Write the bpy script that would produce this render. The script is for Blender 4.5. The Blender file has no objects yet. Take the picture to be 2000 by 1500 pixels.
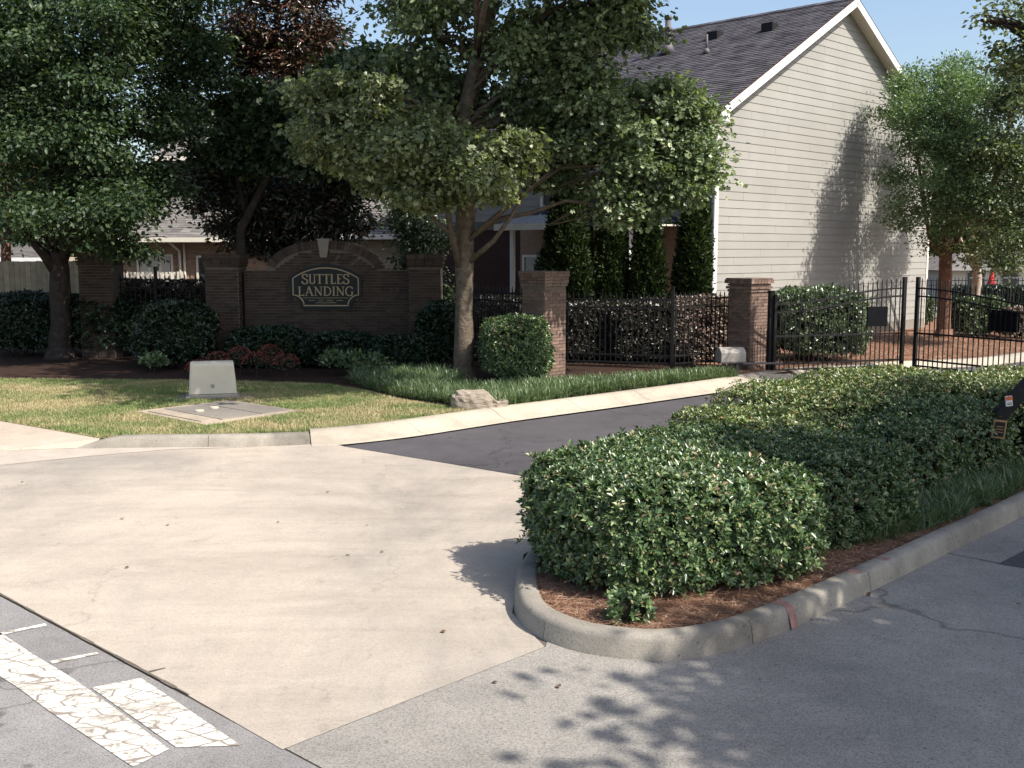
import bpy, math, random
import numpy as np
from mathutils import Vector, Matrix, geometry
random.seed(7); rng = np.random.default_rng(11)
S = bpy.context.scene
COL = S.collection
R = math.radians
# ------------------------------------------------------------------ camera
CAM_H = 2.6; FPX = 2100.0; PITCH = math.atan(260 / FPX)
cd = bpy.data.cameras.new('camera'); cam = bpy.data.objects.new('camera', cd); COL.objects.link(cam)
cam.location = (0, 0, CAM_H); cam.rotation_euler = (math.pi / 2 - PITCH, 0, 0)
cd.sensor_width = 36; cd.lens = 36 * FPX / 2000; cd.clip_start = .1; cd.clip_end = 2000
S.camera = cam
# ------------------------------------------------------------------ light
SUN_AZ = -33.0; SUN_EL = 48.0
sv = Vector((math.cos(R(SUN_EL)) * math.cos(R(SUN_AZ)), math.cos(R(SUN_EL)) * math.sin(R(SUN_AZ)), math.sin(R(SUN_EL))))
W = bpy.data.worlds.new('World'); S.world = W; W.use_nodes = True
wn = W.node_tree; bg = wn.nodes['Background']
sky = wn.nodes.new('ShaderNodeTexSky'); sky.sky_type = 'NISHITA'; sky.sun_disc = False
sky.sun_elevation = R(SUN_EL); sky.sun_rotation = math.atan2(sv.x, sv.y); sky.air_density = 1.0; sky.dust_density = 2.2
wn.links.new(sky.outputs[0], bg.inputs[0]); bg.inputs[1].default_value = 0.135
sl = bpy.data.lights.new('sun', 'SUN'); so = bpy.data.objects.new('sun', sl); COL.objects.link(so)
sl.energy = 5.0; sl.angle = R(.55); sl.color = (1.0, .95, .87)
so.rotation_euler = sv.to_track_quat('Z', 'Y').to_euler(); so.location = (20, -10, 30)
S.view_settings.view_transform = 'Standard'; S.view_settings.look = 'None'
S.view_settings.exposure = 0.6; S.view_settings.gamma = 1; S.view_settings.use_curve_mapping = False
S.render.engine = 'CYCLES'; S.cycles.max_bounces = 6; S.cycles.transparent_max_bounces = 4

# ------------------------------------------------------------------ survey helper: a sight line meets a depth or a height
_c, _s = math.cos(PITCH), math.sin(PITCH)
def _ray(px, py):
    a = (px - 1000) / FPX; b = (750 - py) / FPX
    return a, _c + b * _s, -_s + b * _c
def at(px, py, Y):
    x, y, w = _ray(px, py); t = Y / y
    return Vector((x * t, Y, CAM_H + w * t))
def gp(px, py, z=0.0):
    x, y, w = _ray(px, py); t = (z - CAM_H) / w
    return (x * t, y * t)
# ------------------------------------------------------------------ materials
class NT:
    def __init__(s, name):
        s.m = bpy.data.materials.new(name); s.m.use_nodes = True; s.t = s.m.node_tree; s.n = s.t.nodes
        s.b = s.n['Principled BSDF']; s.out = s.n['Material Output']
        s.tc = s.n.new('ShaderNodeTexCoord')
    def l(s, a, b): s.t.links.new(a, b)
    def noise(s, scale, detail=4, rough=.6, dist=0, vec=None, stretch=None):
        x = s.n.new('ShaderNodeTexNoise'); x.inputs['Scale'].default_value = scale; x.inputs['Detail'].default_value = detail
        x.inputs['Roughness'].default_value = rough; x.inputs['Distortion'].default_value = dist
        src = vec or s.tc.outputs['Object']
        if stretch:
            mp = s.n.new('ShaderNodeMapping'); mp.inputs['Scale'].default_value = stretch[:3]
            if len(stretch) > 3: mp.inputs['Rotation'].default_value = (0, 0, stretch[3])
            s.l(src, mp.inputs[0]); src = mp.outputs[0]
        s.l(src, x.inputs['Vector']); return x.outputs['Fac']
    def ramp(s, fac, stops):
        r = s.n.new('ShaderNodeValToRGB'); e = r.color_ramp.elements
        while len(e) < len(stops): e.new(.5)
        for i, (p, c) in enumerate(stops):
            e[i].position = p; e[i].color = (c[0], c[1], c[2], 1) if hasattr(c, '__len__') else (c, c, c, 1)
        s.l(fac, r.inputs[0]); return r.outputs[0]
    def mix(s, f, a, b, mode='MIX'):
        x = s.n.new('ShaderNodeMix'); x.data_type = 'RGBA'; x.blend_type = mode
        for k, v in ((0, f), (6, a), (7, b)):
            sock = x.inputs[k]
            if isinstance(v, (int, float)): sock.default_value = v if k == 0 else (v, v, v, 1)
            elif isinstance(v, (tuple, list)): sock.default_value = (v[0], v[1], v[2], 1)
            else: s.l(v, sock)
        return x.outputs[2]
    def bump(s, h, strength, dist=.01, prev=None):
        x = s.n.new('ShaderNodeBump'); x.inputs['Strength'].default_value = strength; x.inputs['Distance'].default_value = dist
        s.l(h, x.inputs['Height'])
        if prev is not None: s.l(prev, x.inputs['Normal'])
        return x.outputs[0]
    def island(s):
        return s.n.new('ShaderNodeNewGeometry').outputs['Random Per Island']
    def objrand(s):
        return s.n.new('ShaderNodeObjectInfo').outputs['Random']
    def fin(s, col, rough=.8, spec=.3, bump=None, metal=0):
        if isinstance(col, (tuple, list)): s.b.inputs['Base Color'].default_value = (*col, 1)
        else: s.l(col, s.b.inputs['Base Color'])
        s.b.inputs['Roughness'].default_value = rough; s.b.inputs['Specular IOR Level'].default_value = spec
        s.b.inputs['Metallic'].default_value = metal
        if bump is not None: s.l(bump, s.b.inputs['Normal'])
        return s.m
def pbr(name, c, rough=.8, var=.25, scale=4, bump=.2, bscale=60, spec=.3, isl=0, objr=0, metal=0, bd=.004, vec=None):
    n = NT(name); a = tuple(x * (1 - var) for x in c); b = tuple(min(1, x * (1 + var)) for x in c)
    f = n.noise(scale, 6, .65)
    col = n.ramp(f, [(.3, a), (.7, b)])
    if isl: col = n.mix(1, col, n.ramp(n.island(), [(0, 1 - isl), (1, 1.0)]), 'MULTIPLY')
    if objr: col = n.mix(1, col, n.ramp(n.objrand(), [(0, 1 - objr), (1, 1.0)]), 'MULTIPLY')
    bp = n.bump(n.noise(bscale, 3, .6), bump, bd) if bump else None
    return n.fin(col, rough, spec, bp, metal)
def leafmat(name, stops, rough=.45, spec=.5, trans=.25, big=.35, coat=0):
    n = NT(name)
    col = n.ramp(n.island(), stops)
    col = n.mix(1, col, n.ramp(n.noise(.9, 3, .6), [(.3, 1 - big), (.7, 1.0)]), 'MULTIPLY')
    n.fin(col, rough * .9, spec)
    if trans:
        tr = n.n.new('ShaderNodeBsdfTranslucent'); mx = n.n.new('ShaderNodeMixShader'); mx.inputs[0].default_value = trans
        br = n.mix(1, col, (1.6, 1.7, .6), 'MULTIPLY'); n.l(br, tr.inputs[0])
        n.l(n.b.outputs[0], mx.inputs[1]); n.l(tr.outputs[0], mx.inputs[2]); n.l(mx.outputs[0], n.out.inputs[0])
    return n.m
M = {}
def concrete(name, base, dark, speck=.5, crack=0.0, stain=(.33, .62), streak=None):
    n = NT(name)
    big = n.noise(.45, 5, .65, .4, stretch=streak)
    col = n.ramp(big, [(stain[0], dark), (stain[1], base)])
    mid = n.noise(3.2, 6, .7)
    col = n.mix(.7, col, n.ramp(mid, [(.3, .78), (.72, 1.06)]), 'MULTIPLY')
    fine = n.noise(95, 3, .75)
    col = n.mix(speck, col, n.ramp(fine, [(.36, .55), (.5, 1.0), (.66, 1.22)]), 'MULTIPLY')
    pit = n.noise(26, 2, .5)
    col = n.mix(.6, col, n.ramp(pit, [(.26, .35), (.33, 1.0)]), 'MULTIPLY')
    if crack:
        v = n.n.new('ShaderNodeTexVoronoi'); v.feature = 'DISTANCE_TO_EDGE'; v.inputs['Scale'].default_value = crack
        mp = n.n.new('ShaderNodeVectorMath'); mp.operation = 'ADD'
        nz = n.n.new('ShaderNodeTexNoise'); nz.inputs['Scale'].default_value = 2.5; n.l(n.tc.outputs['Object'], nz.inputs[0])
        n.l(n.tc.outputs['Object'], mp.inputs[0]); n.l(nz.outputs['Color'], mp.inputs[1]); n.l(mp.outputs[0], v.inputs['Vector'])
        col = n.mix(.7, col, n.ramp(v.outputs['Distance'], [(.0, .35), (.012, 1.0)]), 'MULTIPLY')
    b = n.bump(fine, .5, .004)
    b = n.bump(pit, .4, .006, b)
    return n.fin(col, .88, .25, b)
def apronmat():
    n = NT('pale_concrete')
    a = n.noise(.38, 6, .7, .6, stretch=(1, .45, 1, .45)); col = n.ramp(a, [(.30, (.26, .236, .208)), (.46, (.375, .326, .272)), (.62, (.45, .382, .312))])
    w = n.noise(.7, 6, .7, 1.5, stretch=(.7, 1.3, 1, -.35)); col = n.mix(.8, col, n.ramp(w, [(.36, .86), (.56, 1.0), (.7, 1.03)]), 'MULTIPLY')
    ty = n.noise(1.0, 5, .75, .6, stretch=(.3, 1.7, 1, .55)); col = n.mix(.6, col, n.ramp(ty, [(.32, .80), (.52, 1.0)]), 'MULTIPLY')
    sp = n.noise(2.6, 8, .8, .5); col = n.mix(.8, col, n.ramp(sp, [(.30, .66), (.42, 1.0), (.7, 1.05)]), 'MULTIPLY')
    fl = n.noise(17, 3, .6, .2, stretch=(.35, 1.5, 1, .1)); col = n.mix(.8, col, n.ramp(fl, [(.24, .42), (.30, 1.0)]), 'MULTIPLY')
    fine = n.noise(90, 3, .8); col = n.mix(.55, col, n.ramp(fine, [(.34, .6), (.5, 1.0), (.66, 1.2)]), 'MULTIPLY')
    v = n.n.new('ShaderNodeTexVoronoi'); v.feature = 'DISTANCE_TO_EDGE'; v.inputs['Scale'].default_value = .27
    nz = n.n.new('ShaderNodeTexNoise'); nz.inputs['Scale'].default_value = 1.3; nz.inputs['Detail'].default_value = 6; n.l(n.tc.outputs['Object'], nz.inputs[0])
    mp = n.n.new('ShaderNodeVectorMath'); mp.operation = 'MULTIPLY_ADD'; mp.inputs[1].default_value = (1.5, 1.5, 0); n.l(nz.outputs['Color'], mp.inputs[0]); n.l(n.tc.outputs['Object'], mp.inputs[2]); n.l(mp.outputs[0], v.inputs['Vector'])
    ck = n.ramp(v.outputs['Distance'], [(0, .82), (.003, 1.0)]); br = n.ramp(n.noise(.8, 3, .6), [(.45, 0.0), (.55, 1.0)])
    col = n.mix(br, col, n.mix(1, col, ck, 'MULTIPLY'))
    return n.fin(col, .88, .25, n.bump(fl, .3, .006, n.bump(fine, .45, .004)))
M['apron'] = apronmat()
M['drive'] = concrete('aggregate_concrete', (.32, .295, .26), (.215, .20, .18), 1.0, .22)
M['gutterc'] = concrete('gutter_concrete', (.47, .405, .34), (.38, .33, .28), .35)
M['walk'] = concrete('walk_concrete', (.50, .415, .33), (.42, .345, .27), .25)
M['kerb'] = concrete('kerb_concrete', (.36, .325, .27), (.15, .135, .115), .6, stain=(.38, .60))
M['kerb_pale'] = concrete('roll_kerb_concrete', (.47, .41, .325), (.30, .265, .22), .4)
M['street'] = concrete('street_asphalt', (.27, .255, .245), (.18, .17, .165), 1.0, .35)
M['asphalt'] = concrete('drive_asphalt', (.098, .090, .096), (.070, .064, .068), .8, .45)
M['vault'] = concrete('vault_lid_concrete', (.27, .24, .20), (.18, .16, .14), .6)
M['vault_rim'] = concrete('vault_rim_concrete', (.46, .38, .29), (.27, .22, .18), .5)
M['joint'] = pbr('joint_dirt', (.12, .10, .08), .95)
def paint():
    n = NT('road_paint')
    ns = n.n.new('ShaderNodeTexNoise'); ns.inputs['Scale'].default_value = 4; ns.inputs['Detail'].default_value = 5; n.l(n.tc.outputs['Object'], ns.inputs[0])
    ad = n.n.new('ShaderNodeVectorMath'); ad.operation = 'MULTIPLY_ADD'; ad.inputs[1].default_value = (.10, .10, 0)
    n.l(ns.outputs['Color'], ad.inputs[0]); n.l(n.tc.outputs['Object'], ad.inputs[2])
    def crack(sc, rot, w0, w1, st=(1, 1, 1)):
        mp = n.n.new('ShaderNodeMapping'); mp.inputs['Scale'].default_value = st; mp.inputs['Rotation'].default_value = (0, 0, rot); n.l(ad.outputs[0], mp.inputs[0])
        v = n.n.new('ShaderNodeTexVoronoi'); v.feature = 'DISTANCE_TO_EDGE'; v.inputs['Scale'].default_value = sc; v.inputs['Randomness'].default_value = .55; n.l(mp.outputs[0], v.inputs['Vector'])
        return n.ramp(v.outputs['Distance'], [(w0, 0.0), (w1, 1.0)])
    cr = crack(7, R(43), .02, .06, (.75, 1.5, 1))
    wear = n.mix(1, n.ramp(n.noise(11, 9, .85), [(.40, 0.0), (.47, 1.0)]), n.ramp(n.noise(1.6, 6, .8), [(.34, .25), (.48, 1.0)]), 'MULTIPLY')
    f = n.mix(1, cr, wear, 'MULTIPLY')
    col = n.mix(f, (.24, .20, .17), n.ramp(n.noise(2, 4, .6), [(.3, (.56, .53, .45)), (.7, (.78, .75, .66))]))
    return n.fin(col, .7, .3, n.bump(f, .5, .006))
M['paint'] = paint()
def strawmat():
    n = NT('pine_straw_ground')
    col = n.ramp(n.noise(30, 6, .8, 1.0), [(.3, (.09, .045, .028)), (.5, (.24, .125, .08)), (.7, (.42, .27, .19))])
    return n.fin(col, .95, .1, n.bump(n.noise(60, 4, .8), .9, .02))
M['straw'] = strawmat()
def soil():
    n = NT('lawn_soil')
    col = n.ramp(n.noise(1.1, 6, .7), [(.35, (.15, .16, .06)), (.5, (.29, .25, .13)), (.66, (.42, .34, .20))])
    col = n.mix(.6, col, n.ramp(n.noise(60, 4, .8), [(.3, .5), (.7, 1.2)]), 'MULTIPLY')
    return n.fin(col, .95, .1, n.bump(n.noise(80, 3, .8), .8, .02))
M['soil'] = soil()
M['bed'] = pbr('bed_mulch', (.040, .024, .018), .95, .5, 20, .9, 60, .1)
M['base'] = pbr('base_earth', (.10, .085, .06), .95, .3, 1)
def lawnblade():
    n = NT('lawn_blade'); g = n.ramp(n.island(), [(0, (.07, .12, .03)), (.6, (.15, .21, .065)), (1, (.28, .32, .12))]); y = n.ramp(n.island(), [(0, (.20, .17, .08)), (.5, (.38, .32, .16)), (1, (.55, .46, .28))])
    f = n.ramp(n.noise(.75, 7, .75, .6), [(.42, 0.0), (.60, 1.0)]); col = n.mix(f, g, y); n.fin(col, .6, .25); return n.m
M['blade'] = lawnblade()
M['liriope'] = leafmat('liriope_blade', [(0, (0.064, 0.109, 0.045)), (0.5, (0.123, 0.193, 0.084)), (0.85, (0.208, 0.278, 0.138)), (1, (0.365, 0.365, 0.235))], .4, .5, .2, .35)
M['needle'] = leafmat('pine_needle', [(0, (.12, .05, .032)), (.4, (.28, .145, .09)), (.8, (.46, .29, .19)), (1, (.6, .43, .3))], .6, .3, 0, .3)
M['hedge_new_sunlit'] = leafmat('holly_new_growth_sunlit', [(0, (0.039, 0.076, 0.025)), (0.3, (0.098, 0.153, 0.048)), (0.6, (0.207, 0.269, 0.083)), (0.85, (0.387, 0.424, 0.177)), (0.95, (0.464, 0.464, 0.242)), (1, (0.433, 0.21, 0.124))], .36, .55, .12, .3)  # yellow-green new growth, with sunlight on the far hollies brightened into the colour
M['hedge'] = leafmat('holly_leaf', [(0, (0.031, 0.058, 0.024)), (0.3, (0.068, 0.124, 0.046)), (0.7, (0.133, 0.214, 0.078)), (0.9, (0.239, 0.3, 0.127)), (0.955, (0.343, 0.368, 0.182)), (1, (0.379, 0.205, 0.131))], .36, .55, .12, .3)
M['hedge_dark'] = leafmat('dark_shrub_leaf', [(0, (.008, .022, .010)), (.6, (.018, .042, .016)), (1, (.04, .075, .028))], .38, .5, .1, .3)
M['pale_shrub'] = leafmat('cherry_laurel_leaf', [(0, (0.044, 0.074, 0.032)), (0.5, (0.099, 0.149, 0.07)), (1, (0.205, 0.254, 0.134))], .32, .6, .12, .3)
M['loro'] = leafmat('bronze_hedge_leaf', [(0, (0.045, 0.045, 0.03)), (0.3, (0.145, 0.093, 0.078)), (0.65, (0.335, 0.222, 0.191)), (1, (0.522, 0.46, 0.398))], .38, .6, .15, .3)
M['loro_shaded'] = leafmat('shaded_hedge_leaf', [(0, (.012, .018, .012)), (.55, (.035, .036, .026)), (.85, (.07, .05, .04)), (1, (.20, .17, .15))], .38, .6, .12, .3)  # bronze hedge leaf again, with the shade on these shrubs put into the colour
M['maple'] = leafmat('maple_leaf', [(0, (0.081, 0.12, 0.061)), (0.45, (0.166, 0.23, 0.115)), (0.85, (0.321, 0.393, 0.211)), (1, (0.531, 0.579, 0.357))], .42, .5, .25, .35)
M['maple_lit'] = leafmat('maple_leaf_sunlit', [(0, (0.097, 0.124, 0.06)), (0.45, (0.208, 0.251, 0.122)), (0.85, (0.331, 0.375, 0.196)), (1, (0.473, 0.505, 0.3))], .42, .5, .28, .3)  # copy of the maple leaf; sunlight on the left boughs put into its colour
M['oak'] = leafmat('oak_leaf', [(0, (0.021, 0.046, 0.021)), (0.5, (0.053, 0.09, 0.04)), (1, (0.115, 0.161, 0.069))], .5, .35, .25, .45)
M['magnolia'] = leafmat('magnolia_leaf', [(0, (0.033, 0.037, 0.024)), (0.4, (0.083, 0.051, 0.038)), (0.8, (0.183, 0.08, 0.052)), (1, (0.09, 0.127, 0.053))], .33, .6, .08, .4)
M['magnolia_green'] = leafmat('magnolia_leaf_dark', [(0, (0.018, 0.036, 0.025)), (0.5, (0.046, 0.073, 0.043)), (0.85, (0.109, 0.091, 0.055)), (1, (0.182, 0.091, 0.064))], .33, .6, .08, .4)
M['arbor'] = leafmat('arborvitae_scale', [(0, (0.01, 0.02, 0.008)), (0.5, (0.028, 0.046, 0.016)), (1, (0.074, 0.106, 0.035))], .6, .2, .15, .3)
M['crape'] = leafmat('crape_leaf', [(0, (0.054, 0.102, 0.054)), (0.5, (0.126, 0.206, 0.101)), (1, (0.257, 0.343, 0.164))], .42, .5, .28, .3)
M['birch'] = leafmat('birch_leaf', [(0, (0.063, 0.099, 0.046)), (0.5, (0.138, 0.185, 0.085)), (1, (0.299, 0.335, 0.182))], .42, .5, .28, .3)
M['farleaf'] = leafmat('far_leaf', [(0, (0.016, 0.035, 0.016)), (0.5, (0.037, 0.065, 0.028)), (1, (0.078, 0.113, 0.043))], .6, .3, .2, .4)
M['redfl'] = leafmat('red_flower', [(0, (.12, .03, .02)), (1, (.24, .06, .045))], .5, .3, .15, .1)
M['inner'] = pbr('shrub_twigs', (.014, .016, .009), .95, .5, 12, .9, 30, .1)
M['bark'] = pbr('maple_bark', (.135, .108, .082), .95, .4, 9, .9, 22, .1, bd=.03)
M['bark2'] = pbr('dark_bark', (.052, .042, .036), .95, .4, 6, .9, 20, .1, bd=.02)
M['bark3'] = pbr('cinnamon_bark', (.17, .09, .06), .85, .4, 6, .5, 25, .2, bd=.01)
M['birchbark'] = pbr('birch_bark', (.40, .31, .25), .8, .4, 8, .5, 25, .2, bd=.01)
M['brick'] = pbr('brown_brick', (.088, .063, .049), .9, .35, 9, .4, 80, .2, 0, .45)
M['brick_s'] = pbr('brown_brick_mass', (.088, .063, .049), .9, .35, 9, .4, 80, .2, .45)
M['brick_p'] = pbr('rose_brick', (.235, .16, .125), .9, .35, 9, .4, 80, .2, 0, .4)
M['brick_ps'] = pbr('rose_brick_mass', (.235, .16, .125), .9, .35, 9, .4, 80, .2, .4)
M['mortar'] = pbr('mortar', (.15, .125, .10), .95, .2, 20, .5)
M['stone'] = pbr('cast_stone', (.27, .235, .18), .85, .15, 8, .3)
def rockm():
    n = NT('boulder_rock'); g = n.noise(5, 8, .75, .4, stretch=(1, 1, 5))
    col = n.ramp(g, [(.3, (.16, .125, .09)), (.5, (.36, .30, .235)), (.72, (.52, .45, .37))])
    return n.fin(col, .95, .2, n.bump(n.noise(14, 8, .8, 0, stretch=(1, 1, 5)), 1, .03))
M['rock'] = rockm()
M['siding'] = pbr('greige_siding', (.300, .290, .264), .7, .07, .8, .15, 120, .3, 0, .06)
M['siding_w'] = pbr('tan_siding', (.42, .36, .27), .7, .08, 3, .15, 120, .3, 0, .08)
M['sheath'] = pbr('wall_backing', (.16, .15, .13), .9)
M['trim'] = pbr('cream_trim', (.68, .63, .54), .6, .06, 6, .1, 60)
M['white'] = pbr('white_trim', (.74, .73, .70), .55, .05, 6, .1, 60)
M['shingle'] = pbr('charcoal_shingle', (.108, .100, .114), .95, .3, 2.5, .8, 150, .15, 0, .45)
M['shingle_s'] = pbr('charcoal_shingle_mass', (.108, .100, .114), .95, .3, 2.5, .8, 150, .15, .45)
M['shingle_l'] = pbr('grey_shingle_mass', (.20, .185, .175), .95, .2, 2.5, .8, 150, .15, .4)
M['blueroof'] = pbr('blue_metal_roof', (.018, .026, .045), .85, .2, 3, .1, 60)
M['darkbrick'] = pbr('dark_red_wall', (.055, .028, .022), .9, .3, 9)
M['tanbrick'] = pbr('tan_brick_wall', (.34, .235, .165), .9, .2, 7, .4, 60, .2, .25)
M['iron'] = pbr('black_iron', (.010, .009, .010), .65, .3, 8, .1, 80, .3)
M['plate'] = pbr('matt_black_plate', (.010, .010, .012), .95, .2, 8, .05, 60, .04)
M['pipe'] = pbr('grey_pipe', (.11, .10, .105), .6, .2)
M['box'] = pbr('beige_cabinet_paint', (.55, .51, .40), .5, .06, 5, .1, 90, .4)
M['boxgrey'] = pbr('operator_cover', (.30, .275, .245), .55, .1, 5, .1, 90, .4)
M['label'] = pbr('brown_label', (.20, .14, .10), .7)
M['signbg'] = pbr('sign_black', (.013, .016, .016), .5, .2, 8, .1)
M['gold'] = pbr('sign_gold', (.40, .31, .17), .5, .1, 8, .1, 60, .5)
M['fencewood'] = pbr('fence_board', (.40, .33, .22), .9, .25, 5, .3, 60, .2, 0, .3)
M['orange'] = pbr('orange_marker', (.72, .14, .05), .6, .1)
M['redcloth'] = pbr('red_cloth', (.5, .03, .03), .8, .1)
M['brass'] = pbr('brass_plate', (.32, .20, .09), .5, .2)
M['redpaint'] = pbr('faded_red_paint', (.29, .165, .14), .8, .3, 20)
M['faint'] = pbr('faint_pink_paint', (.46, .33, .29), .85, .2, 30)
M['deadleaf'] = pbr('dry_leaf', (.17, .09, .045), .8, .4, 9, 0, objr=.4)
M['blind'] = pbr('window_blind', (.50, .47, .42), .7, .05)
def glass():
    n = NT('window_glass'); return n.fin((.03, .035, .04), .08, .8)
M['glass'] = glass()
# ------------------------------------------------------------------ mesh helpers
def tag(o, label=None, cat=None, group=None, kind=None):
    if label: o['label'] = label
    if cat: o['category'] = cat
    if group: o['group'] = group
    if kind: o['kind'] = kind
    return o
def thing(name, loc=(0, 0, 0), rz=0, label=None, cat=None, group=None, kind=None):
    o = bpy.data.objects.new(name, None); COL.objects.link(o); o.empty_display_size = .3
    o.location = loc; o.rotation_euler = (0, 0, rz)
    return tag(o, label, cat, group, kind)
def link(name, me, parent=None, loc=None, rot=None):
    o = bpy.data.objects.new(name, me); COL.objects.link(o)
    if parent is not None: o.parent = parent
    if loc is not None: o.location = loc
    if rot is not None: o.rotation_euler = rot
    return o
class MB:
    def __init__(s): s.v = []; s.f = []
    def quad(s, *p):
        i = len(s.v); s.v += [tuple(q) for q in p]; s.f.append(tuple(range(i, i + len(p)))); return s
    def hexa(s, p):   # 8 pts: bottom 4 ccw, top 4 ccw
        i = len(s.v); s.v += [tuple(q) for q in p]
        for f in ((3, 2, 1, 0), (4, 5, 6, 7), (0, 1, 5, 4), (1, 2, 6, 5), (2, 3, 7, 6), (3, 0, 4, 7)): s.f.append(tuple(i + k for k in f))
        return s
    def box(s, x0, x1, y0, y1, z0, z1):
        return s.hexa([(x0, y0, z0), (x1, y0, z0), (x1, y1, z0), (x0, y1, z0), (x0, y0, z1), (x1, y0, z1), (x1, y1, z1), (x0, y1, z1)])
    def beam(s, a, b, w, h, up=(0, 0, 1)):
        a = Vector(a); b = Vector(b); d = (b - a).normalized(); u = Vector(up)
        if abs(d.dot(u)) > .98: u = Vector((0, 1, 0))
        r = d.cross(u).normalized(); u = r.cross(d)
        r *= w / 2; u *= h / 2
        return s.hexa([a - r - u, a + r - u, b + r - u, b - r - u, a - r + u, a + r + u, b + r + u, b - r + u])
    def tube(s, pts, rad, n=8, cap=True, wob=0):
        pts = [Vector(p) for p in pts]
        if not hasattr(rad, '__len__'): rad = [rad] * len(pts)
        i0 = len(s.v); ref = None
        for k, p in enumerate(pts):
            d = (pts[min(k + 1, len(pts) - 1)] - pts[max(k - 1, 0)]).normalized()
            if ref is None: ref = Vector((1, 0, 0)) if abs(d.x) < .8 else Vector((0, 1, 0))
            a = (ref - d * ref.dot(d)).normalized(); b = d.cross(a); ref = a
            for j in range(n):
                t = 2 * math.pi * j / n; rr = rad[k] * (1 + (random.uniform(-wob, wob) if wob else 0))
                s.v.append(tuple(p + a * math.cos(t) * rr + b * math.sin(t) * rr))
        for k in range(len(pts) - 1):
            for j in range(n):
                a = i0 + k * n + j; b = i0 + k * n + (j + 1) % n
                s.f.append((a, b, b + n, a + n))
        if cap:
            s.f.append(tuple(i0 + j for j in range(n - 1, -1, -1))); s.f.append(tuple(i0 + (len(pts) - 1) * n + j for j in range(n)))
        return s
    def prism(s, poly, z0, z1, top=True, bottom=True):
        n = len(poly); i = len(s.v)
        s.v += [(p[0], p[1], z0) for p in poly] + [(p[0], p[1], z1) for p in poly]
        for k in range(n): s.f.append((i + k, i + (k + 1) % n, i + n + (k + 1) % n, i + n + k))
        tris = geometry.tessellate_polygon([[Vector((p[0], p[1], 0)) for p in poly]])
        for t in tris:
            if top: s.f.append(tuple(i + n + k for k in t))
            if bottom: s.f.append(tuple(i + k for k in reversed(t)))
        return s
    def mesh(s, name, mat, smooth=False, fix=False):
        me = bpy.data.meshes.new(name); me.from_pydata(s.v, [], s.f)
        if fix:
            import bmesh
            bm = bmesh.new(); bm.from_mesh(me); bmesh.ops.recalc_face_normals(bm, faces=bm.faces); bm.to_mesh(me); bm.free()
        if mat: me.materials.append(mat)
        if smooth: me.polygons.foreach_set('use_smooth', [True] * len(me.polygons))
        me.update(); return me
    def build(s, name, mat, parent=None, smooth=False, bevel=0, loc=None, rot=None, fix=True):
        o = link(name, s.mesh(name, mat, smooth, fix), parent, loc, rot)
        if bevel:
            b = o.modifiers.new('bevel', 'BEVEL'); b.width = bevel; b.segments = 2; b.limit_method = 'ANGLE'
        return o
def sheet(name, poly, z, mat, kind='structure'):
    m = MB(); n = len(poly); m.v = [(p[0], p[1], z) for p in poly]
    a = sum(poly[i][0] * poly[(i + 1) % n][1] - poly[(i + 1) % n][0] * poly[i][1] for i in range(n))
    for t in geometry.tessellate_polygon([[Vector((p[0], p[1], 0)) for p in poly]]):
        p, q, r = (Vector(m.v[k]) for k in t)
        m.f.append(tuple(t) if (q - p).cross(r - p).z > 0 else tuple(reversed(t)))
    return tag(m.build(name, mat, fix=False), kind=kind)
def raw_mesh(name, verts, faces, mat, smooth=False):
    """verts (N,3) float, faces (F,k) int, all same k"""
    me = bpy.data.meshes.new(name); nv = len(verts); nf, k = faces.shape
    me.vertices.add(nv); me.vertices.foreach_set('co', np.ascontiguousarray(verts, dtype=np.float32).ravel())
    me.loops.add(nf * k); me.loops.foreach_set('vertex_index', np.ascontiguousarray(faces, dtype=np.int32).ravel())
    me.polygons.add(nf); me.polygons.foreach_set('loop_start', np.arange(0, nf * k, k, dtype=np.int32))
    if smooth: me.polygons.foreach_set('use_smooth', np.ones(nf, dtype=bool))
    me.update(calc_edges=True); me.materials.append(mat); return me
SH = {
 'blade': (np.array([[0, 0, 0], [.5, .5, .10], [.5, -.5, .10], [1, 0, -.06]]), np.array([[0, 3, 1], [0, 2, 3]])),
 'maple': (np.array([[0, 0, 0], [.10, .48, .05], [.42, .20, .03], [.62, .55, -.08], [1.0, 0, -.16], [.62, -.55, -.08], [.42, -.20, .03], [.10, -.48, .05]]),
           np.array([[0, 2, 1], [0, 3, 2], [0, 4, 3], [0, 5, 4], [0, 6, 5], [0, 7, 6]])),
 'strip': (np.array([[0, .5, 0], [0, -.5, 0], [.45, .4, .16], [.45, -.4, .16], [.8, .28, .12], [.8, -.28, .12], [1, 0, -.08]]),
           np.array([[0, 1, 3], [0, 3, 2], [2, 3, 5], [2, 5, 4], [4, 5, 6]])),
 'needle': (np.array([[0, .5, 0], [0, -.5, 0], [1, 0, 0]]), np.array([[0, 1, 2]])),
}
def norm(a): return a / np.maximum(1e-9, np.linalg.norm(a, axis=1, keepdims=True))
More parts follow.
